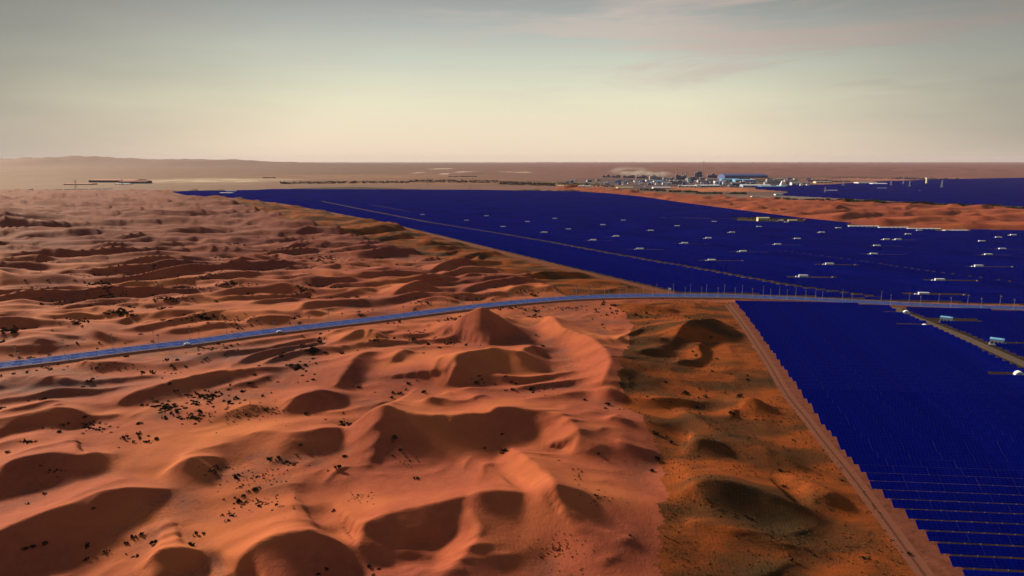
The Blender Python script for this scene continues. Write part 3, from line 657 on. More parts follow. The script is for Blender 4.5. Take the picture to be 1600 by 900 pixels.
def box_mesh(name, v, A, mats, sl, faces=FB):
    n = len(v); me = bpy.data.meshes.new(name); me.vertices.add(n * 8); me.vertices.foreach_set('co', v.reshape(-1).astype('f'))
    f = (np.arange(n)[:, None, None] * 8 + faces[None]).reshape(-1); me.loops.add(len(f)); me.loops.foreach_set('vertex_index', f.astype('i'))
    nf = len(f) // 4; me.polygons.add(nf); me.polygons.foreach_set('loop_start', np.arange(0, len(f), 4, dtype='i')); me.polygons.foreach_set('loop_total', np.full(nf, 4, 'i'))
    for m in mats: me.materials.append(m)
    uvv = np.zeros((n, 8, 2))
    uvv[:, (0, 3, 4, 7), 0] = A[:, 1, None]; uvv[:, (1, 2, 5, 6), 0] = A[:, 2, None]; uvv[:, (2, 3, 6, 7), 1] = sl
    me.update(calc_edges=True); me.polygons.foreach_set('use_smooth', np.zeros(len(me.polygons), bool))
    l = me.uv_layers.new(name='UVMap'); l.data.foreach_set('uv', uvv.reshape(-1, 2)[f].astype('f').ravel())
    if len(mats) > 1: me.polygons.foreach_set('material_index', np.tile([1, 0, 1, 1, 1, 1][-len(faces):], n).astype('i'))
    return me
def project(x, y, z=0):
    zc = z - H; dpt = y * math.cos(PITCH) - zc * math.sin(PITCH); up = y * math.sin(PITCH) + zc * math.cos(PITCH)
    return 800 + F * x / dpt, 450 - F * up / dpt
def in_view(n, a, b_):
    for q in np.linspace(0, 1, 9):
        p = row_pt(n, a + (b_ - a) * q)
        if p[1] > 0:
            u, v_ = project(*p)
            if 0 <= u <= 1600 and v_ <= 905: return True
    return False
def svc_side(n, a):        # right of the grey service road?
    p = row_pt(n, a); return p[0] > np.interp(p[1], SVC[::-1, 1], SVC[::-1, 0]) - 6
ORD = ['first', 'second', 'third', 'fourth', 'fifth', 'sixth', 'seventh', 'eighth', 'ninth', 'tenth', 'eleventh', 'twelfth', '13th', '14th', '15th', '16th', '17th', '18th', '19th', '20th', '21st', '22nd', '23rd', '24th', '25th', '26th', '27th', '28th', '29th', '30th', '31st', '32nd', '33rd', '34th', '35th', '36th', '37th', '38th', '39th', '40th', '41st', '42nd', '43rd', '44th', '45th', '46th', '47th', '48th', '49th', '50th', '51st', '52nd', '53rd', '54th', '55th', '56th', '57th', '58th', '59th', '60th']
allr = [('n', *r_) for r_ in runsN] + [('b', *r_) for r_ in runsB]
vis = [r_ for r_ in allr if in_view(*r_[1:])]; vis.sort(key=lambda r_: r_[1] - .0003 * (r_[3] - r_[2]))
single = vis[:300]; ss = set(single); rest = [r_[1:] for r_ in allr if r_ not in ss]
left_i = 0
for kind, n, a, b_ in single:
    ox, oy = row_pt(n, a); hd = kind == 'n' and oy < 430
    if kind == 'n' and not svc_side(n, a + 2):
        if row_pt(n, a)[0] < 260 and left_i < 24:
            lb = 'blue solar panel row beside the dirt track, ' + ORD[left_i] + ' up from the bottom right corner'; left_i += 1
        else: lb = 'thin blue solar panel row in the dense block between dirt track and grey service road'
        gp = 'solar panel rows between the dirt track and the service road'
    elif kind == 'n': lb = 'thin blue solar panel row right of the grey service road, in front of the highway'; gp = 'solar panel rows right of the service road'
    else: lb = 'hair-thin blue solar panel row in the wide field just behind the highway'; gp = 'solar panel rows behind the highway'
    root = empty('solar_panel_row', (ox, oy, 0), lb, 'solar panels', gp)
    v, A = tables([(n, a, b_)], 16, .09, SL); off = np.array([ox, oy, 0])
    if hd:
        fr = box_mesh('support_frame', v - off, A, [m_frame], SL); link('support_frame', fr, root)
        # separate modules, four high, seated just proud of the frame
        mv = []
        for (nn, e0, e1), vv in zip(A, v):
            c0, cu, cs = vv[4], vv[5] - vv[4], vv[7] - vv[4]; nc = max(1, round((e1 - e0) / 2.0)); nm = np.cross(cu, cs); nm /= np.linalg.norm(nm)
            for i in range(nc):
                for j in range(4):
                    f0 = c0 + cu * ((i + .022) / nc) + cs * ((j + .035) / 4); f1 = cu * (.956 / nc); f2 = cs * (.93 / 4)
                    p = [f0, f0 + f1, f0 + f1 + f2, f0 + f2]; mv.append([q for q in p] + [q + nm * .03 for q in p])
        mv = np.array(mv) - off; AA = np.zeros((len(mv), 3)); AA[:, 2] = 1
        me = box_mesh('solar_modules', mv, AA, [m_cell], 1, FB[1:]); link('solar_modules', me, root, kind='stuff')
    else:
        me = box_mesh('panel_tables', v - off, A, [m_cellg, m_frame], SL); link('panel_tables', me, root)
    if kind == 'n':
        pm = MB()
        for t_ in np.arange(a + 2, b_, 6 if hd else 12):
            for q, hh in ((.6, .95), (2.7, 2.3)):
                p = row_pt(n + q, t_); pm.box(p[0] - ox - .07, p[0] - ox + .07, p[1] - oy - .07, p[1] - oy + .07, 0, hh)
        obj('support_posts', pm, m_steel, root, kind='stuff')
v, A = tables(rest, 34, .5, SL)
link('solar_panel_rows', box_mesh('solar_panel_rows', v, A, [m_cellg, m_frame], SL, FB[1:]), kind='stuff', label='sea of deep blue solar panel rows reaching towards the horizon', category='solar panels')
v, A = tables(runsD, 75, 1, 12)
link('distant_solar_panel_rows', box_mesh('distant_solar_panel_rows', v, A, [m_cellg, m_frame], 12, FB[1:]), kind='stuff', label='second blue solar field behind the orange dune belt on the right', category='solar panels')

# ------------------------------------------------------------------ inverter cabins in the solar field
RZR = -R(5.3)
def cabin(loc, label, group=None):
    r_ = empty('inverter_cabin', loc, label, 'cabin', group, RZR)
    b_ = MB(); b_.box(-5.6, 5.6, -1.6, 1.6, .4, 3.2); obj('body', b_, m_white, r_)
    b_ = MB(); b_.box(-5.9, 5.9, -1.95, 1.95, 3.2, 3.5, top=.9); obj('roof', b_, m_white, r_)
    b_ = MB(); b_.box(-6.2, 6.2, -2.2, 2.2, 0, .4); obj('plinth', b_, m_grey, r_)
    for x0 in (-4.6, -1.9, .8, 3.5):
        d = MB(); d.box(x0, x0 + 1.2, -1.66, -1.6, .5, 2.7); obj('door', d, m_grey, r_)
    t_ = MB(); t_.box(-9.6, -7.3, -1.0, 1.0, 0, 1.7); t_.box(-9.9, -9.6, -.8, .8, .3, 1.4); t_.cyl(-8.9, 0, 1.7, 2.3, .18, .1, 6); t_.cyl(-8.1, 0, 1.7, 2.3, .18, .1, 6); obj('transformer', t_, m_white, r_)
    return r_
CLAB = {36: 'white inverter cabin nearest the highway, in a brown lane', 37: 'white inverter cabin second nearest the highway on the far right, lane reaching right',
 28: 'white inverter cabin behind the highway right of the seam, lane on both sides', 16: 'large white inverter cabin just right of the pale diagonal seam, above the highway', 27: 'white inverter cabin mid-field with long brown lane reaching right, above the road bend',
 38: 'white inverter cabin at the right edge of the field, third up from the highway', 0: 'leftmost white inverter cabin, alone near the left tip of the blue field', 12: 'lowest white inverter cabin of the left half, just above the pale seam',
 1: 'second white inverter cabin from the left, just behind the pale seam', 22: 'white inverter cabin above and right of the large one near the seam', 29: 'white inverter cabin right of centre with a lane crossing both sides'}
cab0 = None
for i, (x, y) in enumerate(CABW):
    lb = CLAB.get(i, 'small white inverter cabin far out in the blue panels behind the highway'); gp = 'white inverter cabins scattered through the solar field'
    if cab0 is None: cab0 = cabin((x, y, hz(x, y)), lb, gp); r_ = cab0
    else: r_ = tree_copy(cab0, (x, y, hz(x, y)), RZR + rr.uniform(-.03, .03), lb, gp)
    a, b_ = tn((x, y)); pd = pads[i]
    m2_ = MB(); c4 = [row_pt(b_ - 7, pd[0] + 1), row_pt(b_ - 7, pd[1] - 1), row_pt(b_ + 1.8, pd[1] - 1), row_pt(b_ + 1.8, pd[0] + 1)]
    m2_.face([(p[0], p[1], hz(*p) + .06) for p in c4]); obj('service_lane', m2_, m_lane, kind='structure')
# little boxes on posts (combiner boxes) at the lane ends
for i in (16, 27, 28, 36, 37, 38):
    p = row_pt(tn(CABW[i])[1] - 1, pads[i][1] - 2); q = MB(); q.box(-.9, .9, -.5, .5, .5, 2.2); q.box(-.1, .1, -.1, .1, 0, .5)
    obj('combiner_box', q, m_grey, loc=(p[0], p[1], hz(*p)), label='small grey box at the lane end of ' + {16: 'the cabin near the seam', 27: 'the mid-field cabin', 28: 'the cabin behind the road bend', 36: 'the cabin nearest the highway', 37: 'the second nearest cabin', 38: 'the right edge cabin'}[i], category='box', group='boxes at lane ends')
def blue_cabin(px, py, label):
    x, y = G(px, py); r_ = empty('blue_roofed_cabin', (x, y, hz(x, y)), label, 'cabin', 'blue roofed cabins by the service road', R(-38))
    W_, D_, h_ = 4.6, 3.6, 4.6
    b_ = MB(); b_.box(-W_, W_, -D_, D_, .3, h_); obj('wall', b_, m_white, r_)
    b_ = MB(); b_.box(-W_ - .4, W_ + .4, -D_ - .4, D_ + .4, h_, h_ + .35); b_.box(-W_ + .2, W_ - .2, -D_ + .2, D_ - .2, h_ + .35, h_ + .6, top=.9); obj('roof', b_, m_blue, r_)
    b_ = MB(); b_.box(-W_ - .8, W_ + .8, -D_ - .8, D_ + .8, 0, .3); obj('plinth', b_, m_grey, r_)
    for k in range(3):
        b_ = MB(); b_.box(-3.7 + k * 2.6, -2.3 + k * 2.6, -D_ - .05, -D_ + .02, 1.4, 3.0); wq = obj('window', b_, m_win, r_)
        b_ = MB(); b_.box(-3.8 + k * 2.6, -2.2 + k * 2.6, -D_ - .12, -D_ - .0, 1.25, 1.4); obj('sill', b_, m_grey, wq)
    for k in (-1.2, .9):
        b_ = MB(); b_.box(-W_ - .05, -W_ + .02, k - .5, k + .6, .3 if k < 0 else 1.4, 2.8); obj('door' if k < 0 else 'window', b_, m_win, r_)
    b_ = MB(); b_.box(W_ + .5, W_ + 2.3, -1.1, 1.1, 0, 2.2); obj('annex', b_, m_cyan, r_)
blue_cabin(1478, 504, 'blue roofed white cabin by the service road, the farther one near the highway')
blue_cabin(1557, 539, 'larger looking blue roofed white cabin by the service road, the nearer one')
for (px, py), lb in zip(DOME, ('small white rounded shelter where the service road meets the highway', 'small white rounded shelter at the right end of a brown lane below the highway', 'white rounded shelter at the right edge below the nearer blue roofed cabin')):
    x, y = G(px, py); r_ = empty('white_shelter', (x, y, hz(x, y)), lb, 'shelter', 'white rounded shelters', R(-20))
    b_ = MB(); k = 10; rad = 2.9
    for i in range(k):
        a0, a1 = math.pi * i / k, math.pi * (i + 1) / k
        q = [(rad * math.cos(a0), -2.2, rad * math.sin(a0)), (rad * math.cos(a1), -2.2, rad * math.sin(a1)), (rad * math.cos(a1), 2.2, rad * math.sin(a1)), (rad * math.cos(a0), 2.2, rad * math.sin(a0))]
        b_.face(q[::-1])
    for yy_ in (-2.2, 2.2): b_.face([(rad * math.cos(math.pi * i / k), yy_, rad * math.sin(math.pi * i / k)) for i in range(k + 1)])
    obj('cover', b_, m_white, r_)
    b_ = MB(); b_.box(-.7, .7, -2.26, -2.2, 0, 1.9); obj('door', b_, m_grey, r_); b_ = MB(); b_.box(-3.3, 3.3, -2.6, 2.6, -.1, .12); obj('plinth', b_, m_grey, r_)

# ------------------------------------------------------------------ lamps along the road
def lamp():
    r_ = empty('street_lamp', (0, 0, 0), '', 'street lamp')
    b_ = MB(); b_.cyl(0, 0, 0, .5, .32, .32, 8); b_.cyl(0, 0, .5, 10.6, .15, .09, 8); obj('pole', b_, m_pole, r_)
    b_ = MB(); b_.tube((0, 0, 9.6), (0, 2.3, 10.4), .07, .05, 6); b_.tube((0, 0, 10.6), (0, 0, 11.2), .06, .06, 6); ar = obj('arm', b_, m_pole, r_)
    b_ = MB(); b_.box(-.2, .2, 2.0, 3.2, 10.32, 10.5, top=.8); obj('lamp_head', b_, m_dark, r_)
    b_ = MB(); M = Matrix.Translation((0, 0, 11.3)) @ Matrix.Rotation(R(33), 4, 'X'); b_.box(-.85, .85, -.62, .62, -.03, .05, 0, M); obj('solar_panel', b_, m_dark, r_)
    b_ = MB(); b_.box(-.35, .35, -.3, .3, 9.0, 9.6); obj('battery_box', b_, m_dark, r_)
    return r_
NEARX = [-44, 32, 107, 182, 249, 313, 372, 429, 484, 535, 583, 630, 674, 699, 724, 749, 774, 798, 822, 846, 870, 895, 920, 944, 968, 993, 1019, 1044, 1070, 1096, 1122, 1148, 1175, 1203, 1230, 1258, 1285, 1330, 1392, 1438, 1485, 1533, 1584]
FARX = [26, 100, 175, 240, 297, 355, 410, 463, 514, 561, 605, 648, 688, 724, 762, 799, 824, 851, 875, 900, 927, 952, 979, 1005, 1026, 1052, 1078, 1104, 1131, 1160, 1192, 1218, 1243, 1274, 1316, 1377, 1420, 1467, 1512, 1562]
lamp0 = None
RF = resample(ROAD, 1.0); TF = np.gradient(RF, axis=0); TF /= np.linalg.norm(TF, axis=1)[:, None]; NF = np.stack([-TF[:, 1], TF[:, 0]], 1)
for side, xs_, nm in ((-1, NEARX, 'near'), (1, FARX, 'far')):
    E_ = RF + NF * side * (RW + 1.1); pu = np.array([project(p[0], p[1], RZ)[0] for p in E_]); vi = 0
    for px in xs_:
        i = int(np.argmin(np.abs(pu - px))); p = E_[i]; rz = math.atan2(TF[i][1], TF[i][0]) + (0 if side < 0 else math.pi)
        if px >= 0: vi += 1
        lb = 'pale street lamp on the %s edge of the blue road, %s from the left' % (nm, ORD[max(vi - 1, 0)]) if px >= 0 else 'pale street lamp on the near edge of the road, just outside the left edge'
        if lamp0 is None: lamp0 = lamp(); lamp0.location = (p[0], p[1], RZ - .03); lamp0.rotation_euler = (0, 0, rz); lamp0['label'] = lb; lamp0['group'] = 'street lamps along the highway'
        else: tree_copy(lamp0, (p[0], p[1], RZ - .03), rz + rr.uniform(-.05, .05), lb, 'street lamps along the highway')
# sign at the start of the panels
x, y = G(1046, 459); r_ = empty('roadside_sign', (x, y, hz(x, y)), 'small white sign on a post where the dunes end at the highway', 'sign')
b_ = MB(); b_.cyl(-.9, 0, 0, 5, .12, .12, 6); b_.cyl(.9, 0, 0, 5, .12, .12, 6); obj('post', b_, m_pole, r_); b_ = MB(); b_.box(-1.6, 1.6, -.1, .1, 4, 6.4); obj('board', b_, m_white, r_)
# cars on the near shoulder
def car():
    r_ = empty('parked_car', (0, 0, 0), '', 'car')
    b_ = MB(); b_.box(-2.25, 2.25, -.9, .9, .35, .98, top=.97); b_.box(-1.5, 1.35, -.82, .82, .98, 1.5, top=.80); obj('body', b_, m_white, r_)
    for sx in (-1, 1):
        g_ = MB(); M = Matrix.Translation((sx * 1.36 - .08, 0, 1.22)) @ Matrix.Rotation(sx * R(32), 4, 'Y'); g_.box(-.02, .02, -.66, .66, -.2, .24, 0, M); obj('windscreen' if sx > 0 else 'rear_window', g_, m_win, r_)
    for sy in (-1, 1):
        g_ = MB(); g_.box(-1.15, 1.0, sy * .79 - .015, sy * .79 + .015, 1.06, 1.38, top=.9); obj('side_window', g_, m_win, r_)
        for sx in (-1.4, 1.4):
            w_ = MB(); w_.tube((sx, sy * .93, .33), (sx, sy * .70, .33), .33, .33, 12); wo = obj('wheel', w_, m_tyre, r_)
            w_ = MB(); w_.tube((sx, sy * .95, .33), (sx, sy * .92, .33), .19, .19, 8); obj('rim', w_, m_steel, wo)
        g_ = MB(); g_.box(2.2, 2.27, sy * .6 - .2, sy * .6 + .2, .62, .8); obj('headlight', g_, m_mark, r_)
    return r_
c0 = car()
for j, (px, lb) in enumerate(((293, 'white car on the near shoulder of the road, left one of two'), (437, 'white car on the near shoulder of the road, right one of two'))):
    E_ = RF - NF * (RW + .1); pu = np.array([project(p[0], p[1], RZ)[0] for p in E_]); i = int(np.argmin(np.abs(pu - px))); p = RF[i] - NF[i] * (RW - 1.2); rz = math.atan2(TF[i][1], TF[i][0])
    if j == 0: c0.location = (p[0], p[1], RZ + .01); c0.rotation_euler = (0, 0, rz); c0['label'] = lb; c0['group'] = 'white cars on the shoulder'
    else: tree_copy(c0, (p[0], p[1], RZ + .01), rz, lb, 'white cars on the shoulder')

# ------------------------------------------------------------------ shrubs and tufts
def shrub_mb(seed, n=110, rad=1.0, leaf=.24, hh=.8, stems=5):
    q = random.Random(seed); b_ = MB()
    lobes = [(q.uniform(-.45, .45), q.uniform(-.45, .45), q.uniform(.45, .75)) for _ in range(5)]
    for i in range(n):
        lx_, ly_, lr = q.choice(lobes); a = q.uniform(0, 6.283); e = q.uniform(-.1, 1); rd = lr * q.uniform(.55, 1.05); ce = math.sqrt(max(0, 1 - e * e))
        c_ = Vector(((lx_ + rd * ce * math.cos(a)) * rad, (ly_ + rd * ce * math.sin(a)) * rad, max(.03, rd * e * hh + .1) * rad))
        u = Vector((q.uniform(-1, 1), q.uniform(-1, 1), q.uniform(-.6, .6))).normalized(); v_ = u.cross(Vector((q.uniform(-1, 1), q.uniform(-1, 1), q.uniform(-1, 1)))).normalized(); s_ = leaf * rad * q.uniform(.6, 1.3)
        b_.face([c_ - u * s_, c_ + v_ * s_ * .6, c_ + u * s_, c_ - v_ * s_ * .6])
    for i in range(stems):
        a = q.uniform(0, 6.28); b_.tube((0, 0, -.2), (.45 * rad * math.cos(a), .45 * rad * math.sin(a), .5 * rad), .03 * rad, .015 * rad, 4)
    return b_
SH = [shrub_mb(i).mesh('shrub', m_leaf) for i in range(5)]
q = random.Random(12)
BIGS = [(398,586,8,'round dark shrub in the hollow left of the lit ridge, upper of the two largest'),(391,599,9,'largest round dark shrub in the hollow below the highway, lower of two'),(434,597,6,'dark shrub right of the two round shrubs in the hollow'),(472,587,7,'dark shrub at the right edge of the hollow, below the dense thicket'),(418,591,4,'small dark shrub between the round pair and the next shrub right'),
 (470,695,8,'dark shrub on the shaded slip face below the middle crest'),(539,713,8,'dark shrub at the foot of the pyramid ridge, left side'),(615,684,14,'largest black shrub below the peaked dune in the centre'),(625,703,8,'dark shrub just below the largest black shrub'),(613,690,5,'small shrub between the largest shrub and the one below'),(614,712,5,'small shrub at the bottom of the little chain below the peak'),
 (785,678,7,'lone dark shrub right of the golden bowl'),(421,717,11,'wide dark shrub left on the shaded band, under the middle crest'),(435,714,8,'dark shrub beside the wide one on the shaded band'),(400,764,13,'widest dark shrub in the stony hollow at lower left'),(380,775,8,'dark shrub below left of the widest in the stony hollow'),(432,789,7,'dark shrub at lower right of the stony hollow'),
 (405,791,9,'flat dark shrub pair at the bottom of the stony hollow'),(383,785,6,'dark shrub left of the flat pair in the stony hollow'),(510,890,10,'dark shrub at the bottom edge on the round shaded dune'),(497,897,8,'dark shrub cut by the bottom edge left of its neighbour'),(576,884,8,'dark shrub near the bottom edge below the big curved bowl'),(592,889,6,'small dark shrub right of the one below the curved bowl'),(583,899,8,'dark shrub on the bottom edge below the curved bowl'),
 (931,775,8,'dark flat shrub on the slope right of the lit knife ridge'),(935,709,7,'dark shrub on the windy slope near the planted belt, upper'),(873,720,5,'small dark shrub right of the glowing horn of the ridge'),(985,837,6,'small dark shrub alone at lower right of the sand'),(748,588,7,'biggest shrub of the little cluster below the dark wall dune'),(790,588,6,'paired shrub in the little cluster right of its biggest'),(798,597,7,'shrub at the right of the little cluster, lower'),(806,600,5,'rightmost small shrub of the little cluster'),
 (686,543,7,'dark shrub at the foot of the pyramid dune, left'),(561,605,8,'dark shrub on the pale saddle left of centre'),(961,478,9,'dark round shrub at the top of the sand beside the planted belt'),(38,858,9,'left dark shrub of the row on the big shaded slip face'),(52,854,9,'middle dark shrub of the row on the big shaded slip face'),(70,850,10,'right dark shrub of the row on the big shaded slip face'),(145,795,7,'lone dark shrub on the big shaded slip face'),
 (265,600,9,'flat dark shrub below the thin lit crest on the left'),(245,686,10,'dark shrub in the scatter above the long shadowed dune'),(133,652,8,'dark shrub at the right end of the upper left crest'),(92,675,8,'dark shrub on the pale flat below the upper left crest'),(217,662,9,'dark shrub at the left rim of the shrub scatter'),(1020,624,6,'dark shrub on the left rim of the planted belt, largest of its row'),(1012,620,5,'small shrub left of the largest on the planted rim'),(1048,628,5,'low shrub right along the planted rim'),(255,501,8,'dark bushy shrub just behind the far edge of the road'),(492,585,5,'shrub right of the hollow on the lit slope')]
SPOTS = []   # generic clusters: px, py, rx, ry, n, size px, text
CL = [(488,547,17,14,26,6,'thicket of dark shrubs at the head of the hollow below the highway'),(468,574,18,10,12,6,'dark shrub at the lower end of the thicket below the highway'),(325,620,42,12,60,4.5,'small dark shrub in the dense scatter left of centre'),(262,637,38,12,45,4.5,'small dark shrub in the scatter under the thin lit crest'),(300,652,48,14,45,3.8,'tiny dark shrub in the loose scatter left of centre'),(135,668,55,12,30,3.5,'tiny dark shrub on the pale flat below the upper left crest'),
 (385,648,55,18,60,1.9,'tiny twiggy tuft on the red gravel patch'),(415,640,45,16,50,2,'tiny tuft on the red gravel beside the lit saddle'),(335,735,22,12,24,3.6,'small dark shrub in the stony hollow, upper part'),(400,745,70,22,50,2.4,'tiny tuft on the stony hollow floor'),(405,785,70,16,40,2.6,'tiny tuft at the bottom of the stony hollow'),(450,722,45,9,20,3.4,'small dark shrub on the shaded band under the middle crest'),
 (45,690,25,6,10,3.5,'small dark shrub on the lit flat at far left'),(85,737,26,8,7,3.6,'small dark shrub in a string across the left slip face'),(745,597,14,8,12,3,'tiny shrub left in the little cluster of the dark wall dune'),(850,608,60,14,40,1.7,'tiny tuft on the pale slope right of the little cluster'),(905,745,14,16,12,3,'small shrub in the string down the right slope'),(935,778,40,14,24,2.4,'tiny tuft on the slope right of the knife ridge'),(870,860,60,28,70,2,'tiny tuft on the shaded flat at bottom centre'),
 (560,775,30,12,30,2,'tiny tuft on the pale flat left of the golden bowl'),(640,720,26,12,20,1.9,'tiny tuft in the dotted line below the peak'),(50,560,50,12,16,3,'small shrub in the grey clay flat at left'),(150,575,100,14,22,2.4,'tiny shrub on the grey clay flat below the road'),(330,545,60,9,16,3,'small shrub below the near edge of the road'),(655,520,40,9,20,2.6,'small shrub behind the pyramid dune, left side'),(590,533,20,7,10,3,'small shrub on the saddle under the road'),
 (890,482,40,7,20,2.4,'tiny shrub on the sand right of the pyramid dune'),(1010,490,40,8,16,2.5,'tiny shrub on the planted slope under the road'),(1180,655,80,40,30,1.8,'tiny tuft on the planted slope'),(985,600,10,25,14,2.6,'small shrub along the left rim of the planted belt'),
 (190,489,38,9,44,4.6,'small dark shrub behind the road in the large left cluster'),(320,496,34,8,40,4,'small dark shrub behind the road in the right cluster'),(169,461,34,6,30,3.6,'small shrub in the upper left cluster behind the road'),(267,467,32,6,34,3.4,'small shrub in the middle cluster behind the road'),(66,453,30,5,18,3,'small shrub far left behind the road'),(159,444,36,4,26,3,'small shrub on a far dune foot at left'),(304,412,28,4,18,2.4,'tiny shrub on a distant dune foot'),(253,422,32,4,18,2.4,'tiny shrub on a distant dune foot'),(283,450,36,5,26,3,'small shrub in the distant middle scatter'),(324,433,30,4,20,2.6,'tiny shrub on a distant dune foot'),(364,443,30,5,26,3,'small shrub in the distant right scatter'),(469,453,26,5,20,3,'small shrub left of the pointed dune behind the road'),(500,402,30,5,16,2.4,'tiny shrub on a distant dune foot'),(371,382,30,3,12,2,'tiny shrub on a distant dune foot'),(20,517,34,8,20,5,'dark shrub at the left edge behind the road'),(120,505,40,9,26,3,'small shrub just behind the left part of the road'),(370,500,80,9,24,2.4,'tiny shrub close behind the road'),(820,455,30,6,16,2.6,'small shrub on the dune right of the lamps'),(200,430,180,40,90,2.2,'tiny shrub on a distant dune foot'),(400,420,160,30,60,2,'tiny shrub on a distant dune foot')]
for px, py, sz, lb in BIGS: SPOTS.append((px, py, sz, lb, None))
for px, py, rx, ry, n, sz, lb in CL:
    for _ in range(int(n * 1.5)):
        a = q.uniform(0, 6.283); r0 = abs(q.gauss(0, .55)); SPOTS.append((px + rx * r0 * math.cos(a), py + ry * r0 * math.sin(a), sz * q.uniform(.55, 1.5), lb, lb.replace('small dark shrub', 'shrubs').replace('tiny', 'small')))
# drop each on the real slope it covers in plan: march along the sight line down to the sand
def land(pxs, pys):
    lo = np.zeros(len(pxs)); xy = np.array([G(a, b_) for a, b_ in zip(pxs, pys)]); z = np.zeros(len(pxs))
    for _ in range(14):
        z = .5 * z + .5 * hzs(xy[:, 0], xy[:, 1]); xy = np.array([G(a, b_, c_) for a, b_, c_ in zip(pxs, pys, z)])
    return xy, hzs(xy[:, 0], xy[:, 1])
SPOTS = [s_ for s_ in SPOTS if s_[1] < 912]
sxy, sz_ = land([s_[0] for s_ in SPOTS], [s_[1] for s_ in SPOTS])
zz = zones(sxy[:, 0], sxy[:, 1]); keep = (zz['road'] > 13) & ~zz['near'] & ~zz['farb'] & ~zz['dirt']
L_ = []
for i, s_ in enumerate(SPOTS):
    if not keep[i]: continue
    x, y = sxy[i]; dist = math.sqrt(x * x + y * y + (H - sz_[i]) ** 2); L_.append((s_[2], s_[2] * dist / F / 2 * 1.0, x, y, sz_[i], s_[3], s_[4]))
nb = len(BIGS); L_.sort(key=lambda v_: -v_[0])
restb = []
for k, (spx, rad, x, y, z, lb, gp) in enumerate(L_):
    if k < 295: 
        o = link('shrub', SH[k % 5], None, (x, y, z - .05 * rad), q.uniform(0, 6.28), label=lb, category='shrub', group=gp); o.scale = (rad, rad * q.uniform(.75, 1), rad * q.uniform(.7, 1.05))
    else: restb.append((x, y, z, rad))
_rt = np.random.RandomState(21); _x = _rt.uniform(-560, 170, 16000); _y = _rt.uniform(235, 1250, 16000); _hh = hzs(_x, _y); _zn = zones(_x, _y)
_ok = (_hh < 3.2) & (noise(_x / 38, _y / 38, 97) + .5 * noise(_x / 9, _y / 9, 98) > _rt.uniform(.15, .75, 16000)) & (_zn['road'] > 14) & ~_zn['farb'] & ~_zn['near'] & ~_zn['dirt'] & ~_zn['belt'] & (np.abs(_x) < .9 * _y)
for a_, b_2, c_2 in zip(_x[_ok], _y[_ok], _hh[_ok]): restb.append((a_, b_2, c_2, q.uniform(.35, 1.3) * (1 + b_2 / 900)))
tuft = MB()
for x, y, z, rad in restb:
    for _ in range(9):
        c_ = Vector((x + q.gauss(0, .45) * rad, y + q.gauss(0, .45) * rad, z + abs(q.gauss(.25, .25)) * rad)); a = q.uniform(0, 6.28); s_ = rad * q.uniform(.3, .6)
        tuft.face([c_ + Vector((math.cos(a) * s_, math.sin(a) * s_, 0)), c_ + Vector((0, 0, s_)), c_ - Vector((math.cos(a) * s_, math.sin(a) * s_, 0)), c_ - Vector((0, 0, s_ * .8))])
rs = np.random.RandomState(8)
def scatter(n, poly, szr, clump):
    bb = poly.min(0), poly.max(0); x = rs.uniform(max(bb[0][0], -900), min(bb[1][0], 600), n); y = rs.uniform(max(bb[0][1], 190), min(bb[1][1], 1400), n)
    ok = inpoly(x, y, poly) & (noise(x / clump, y / clump, 44) > rs.uniform(-.5, .6, n)) & (pdist(x, y, ROAD) > 13)
    x, y = x[ok], y[ok]; z = hzs(x, y); return x, y, z, rs.uniform(*szr, len(x))
obj('scattered_twigs', tuft, m_leaf, kind='stuff', label='countless tiny dark tufts sprinkled over the hollows', category='scrub')
gr = MB()
m_straw = flat('straw', (.085, .05, .02), .95, .05, .4, .8)
x, y, z, s_ = scatter(26000, P_PLANT, (.18, .5), 26)
for a, b_, c_, d_ in zip(x, y, z, s_):
    an = q.uniform(0, 3.14); ux, uy = math.cos(an) * d_, math.sin(an) * d_; gr.face([(a - ux, b_ - uy, c_ - .05), (a + ux, b_ + uy, c_ - .05), (a + ux * .5, b_ + uy * .5, c_ + d_), (a - ux * .6, b_ - uy * .6, c_ + d_ * .9)])
obj('straw_tufts', gr, m_straw, kind='stuff', label='dry straw tufts planted over the brown slope beside the panels', category='grass')

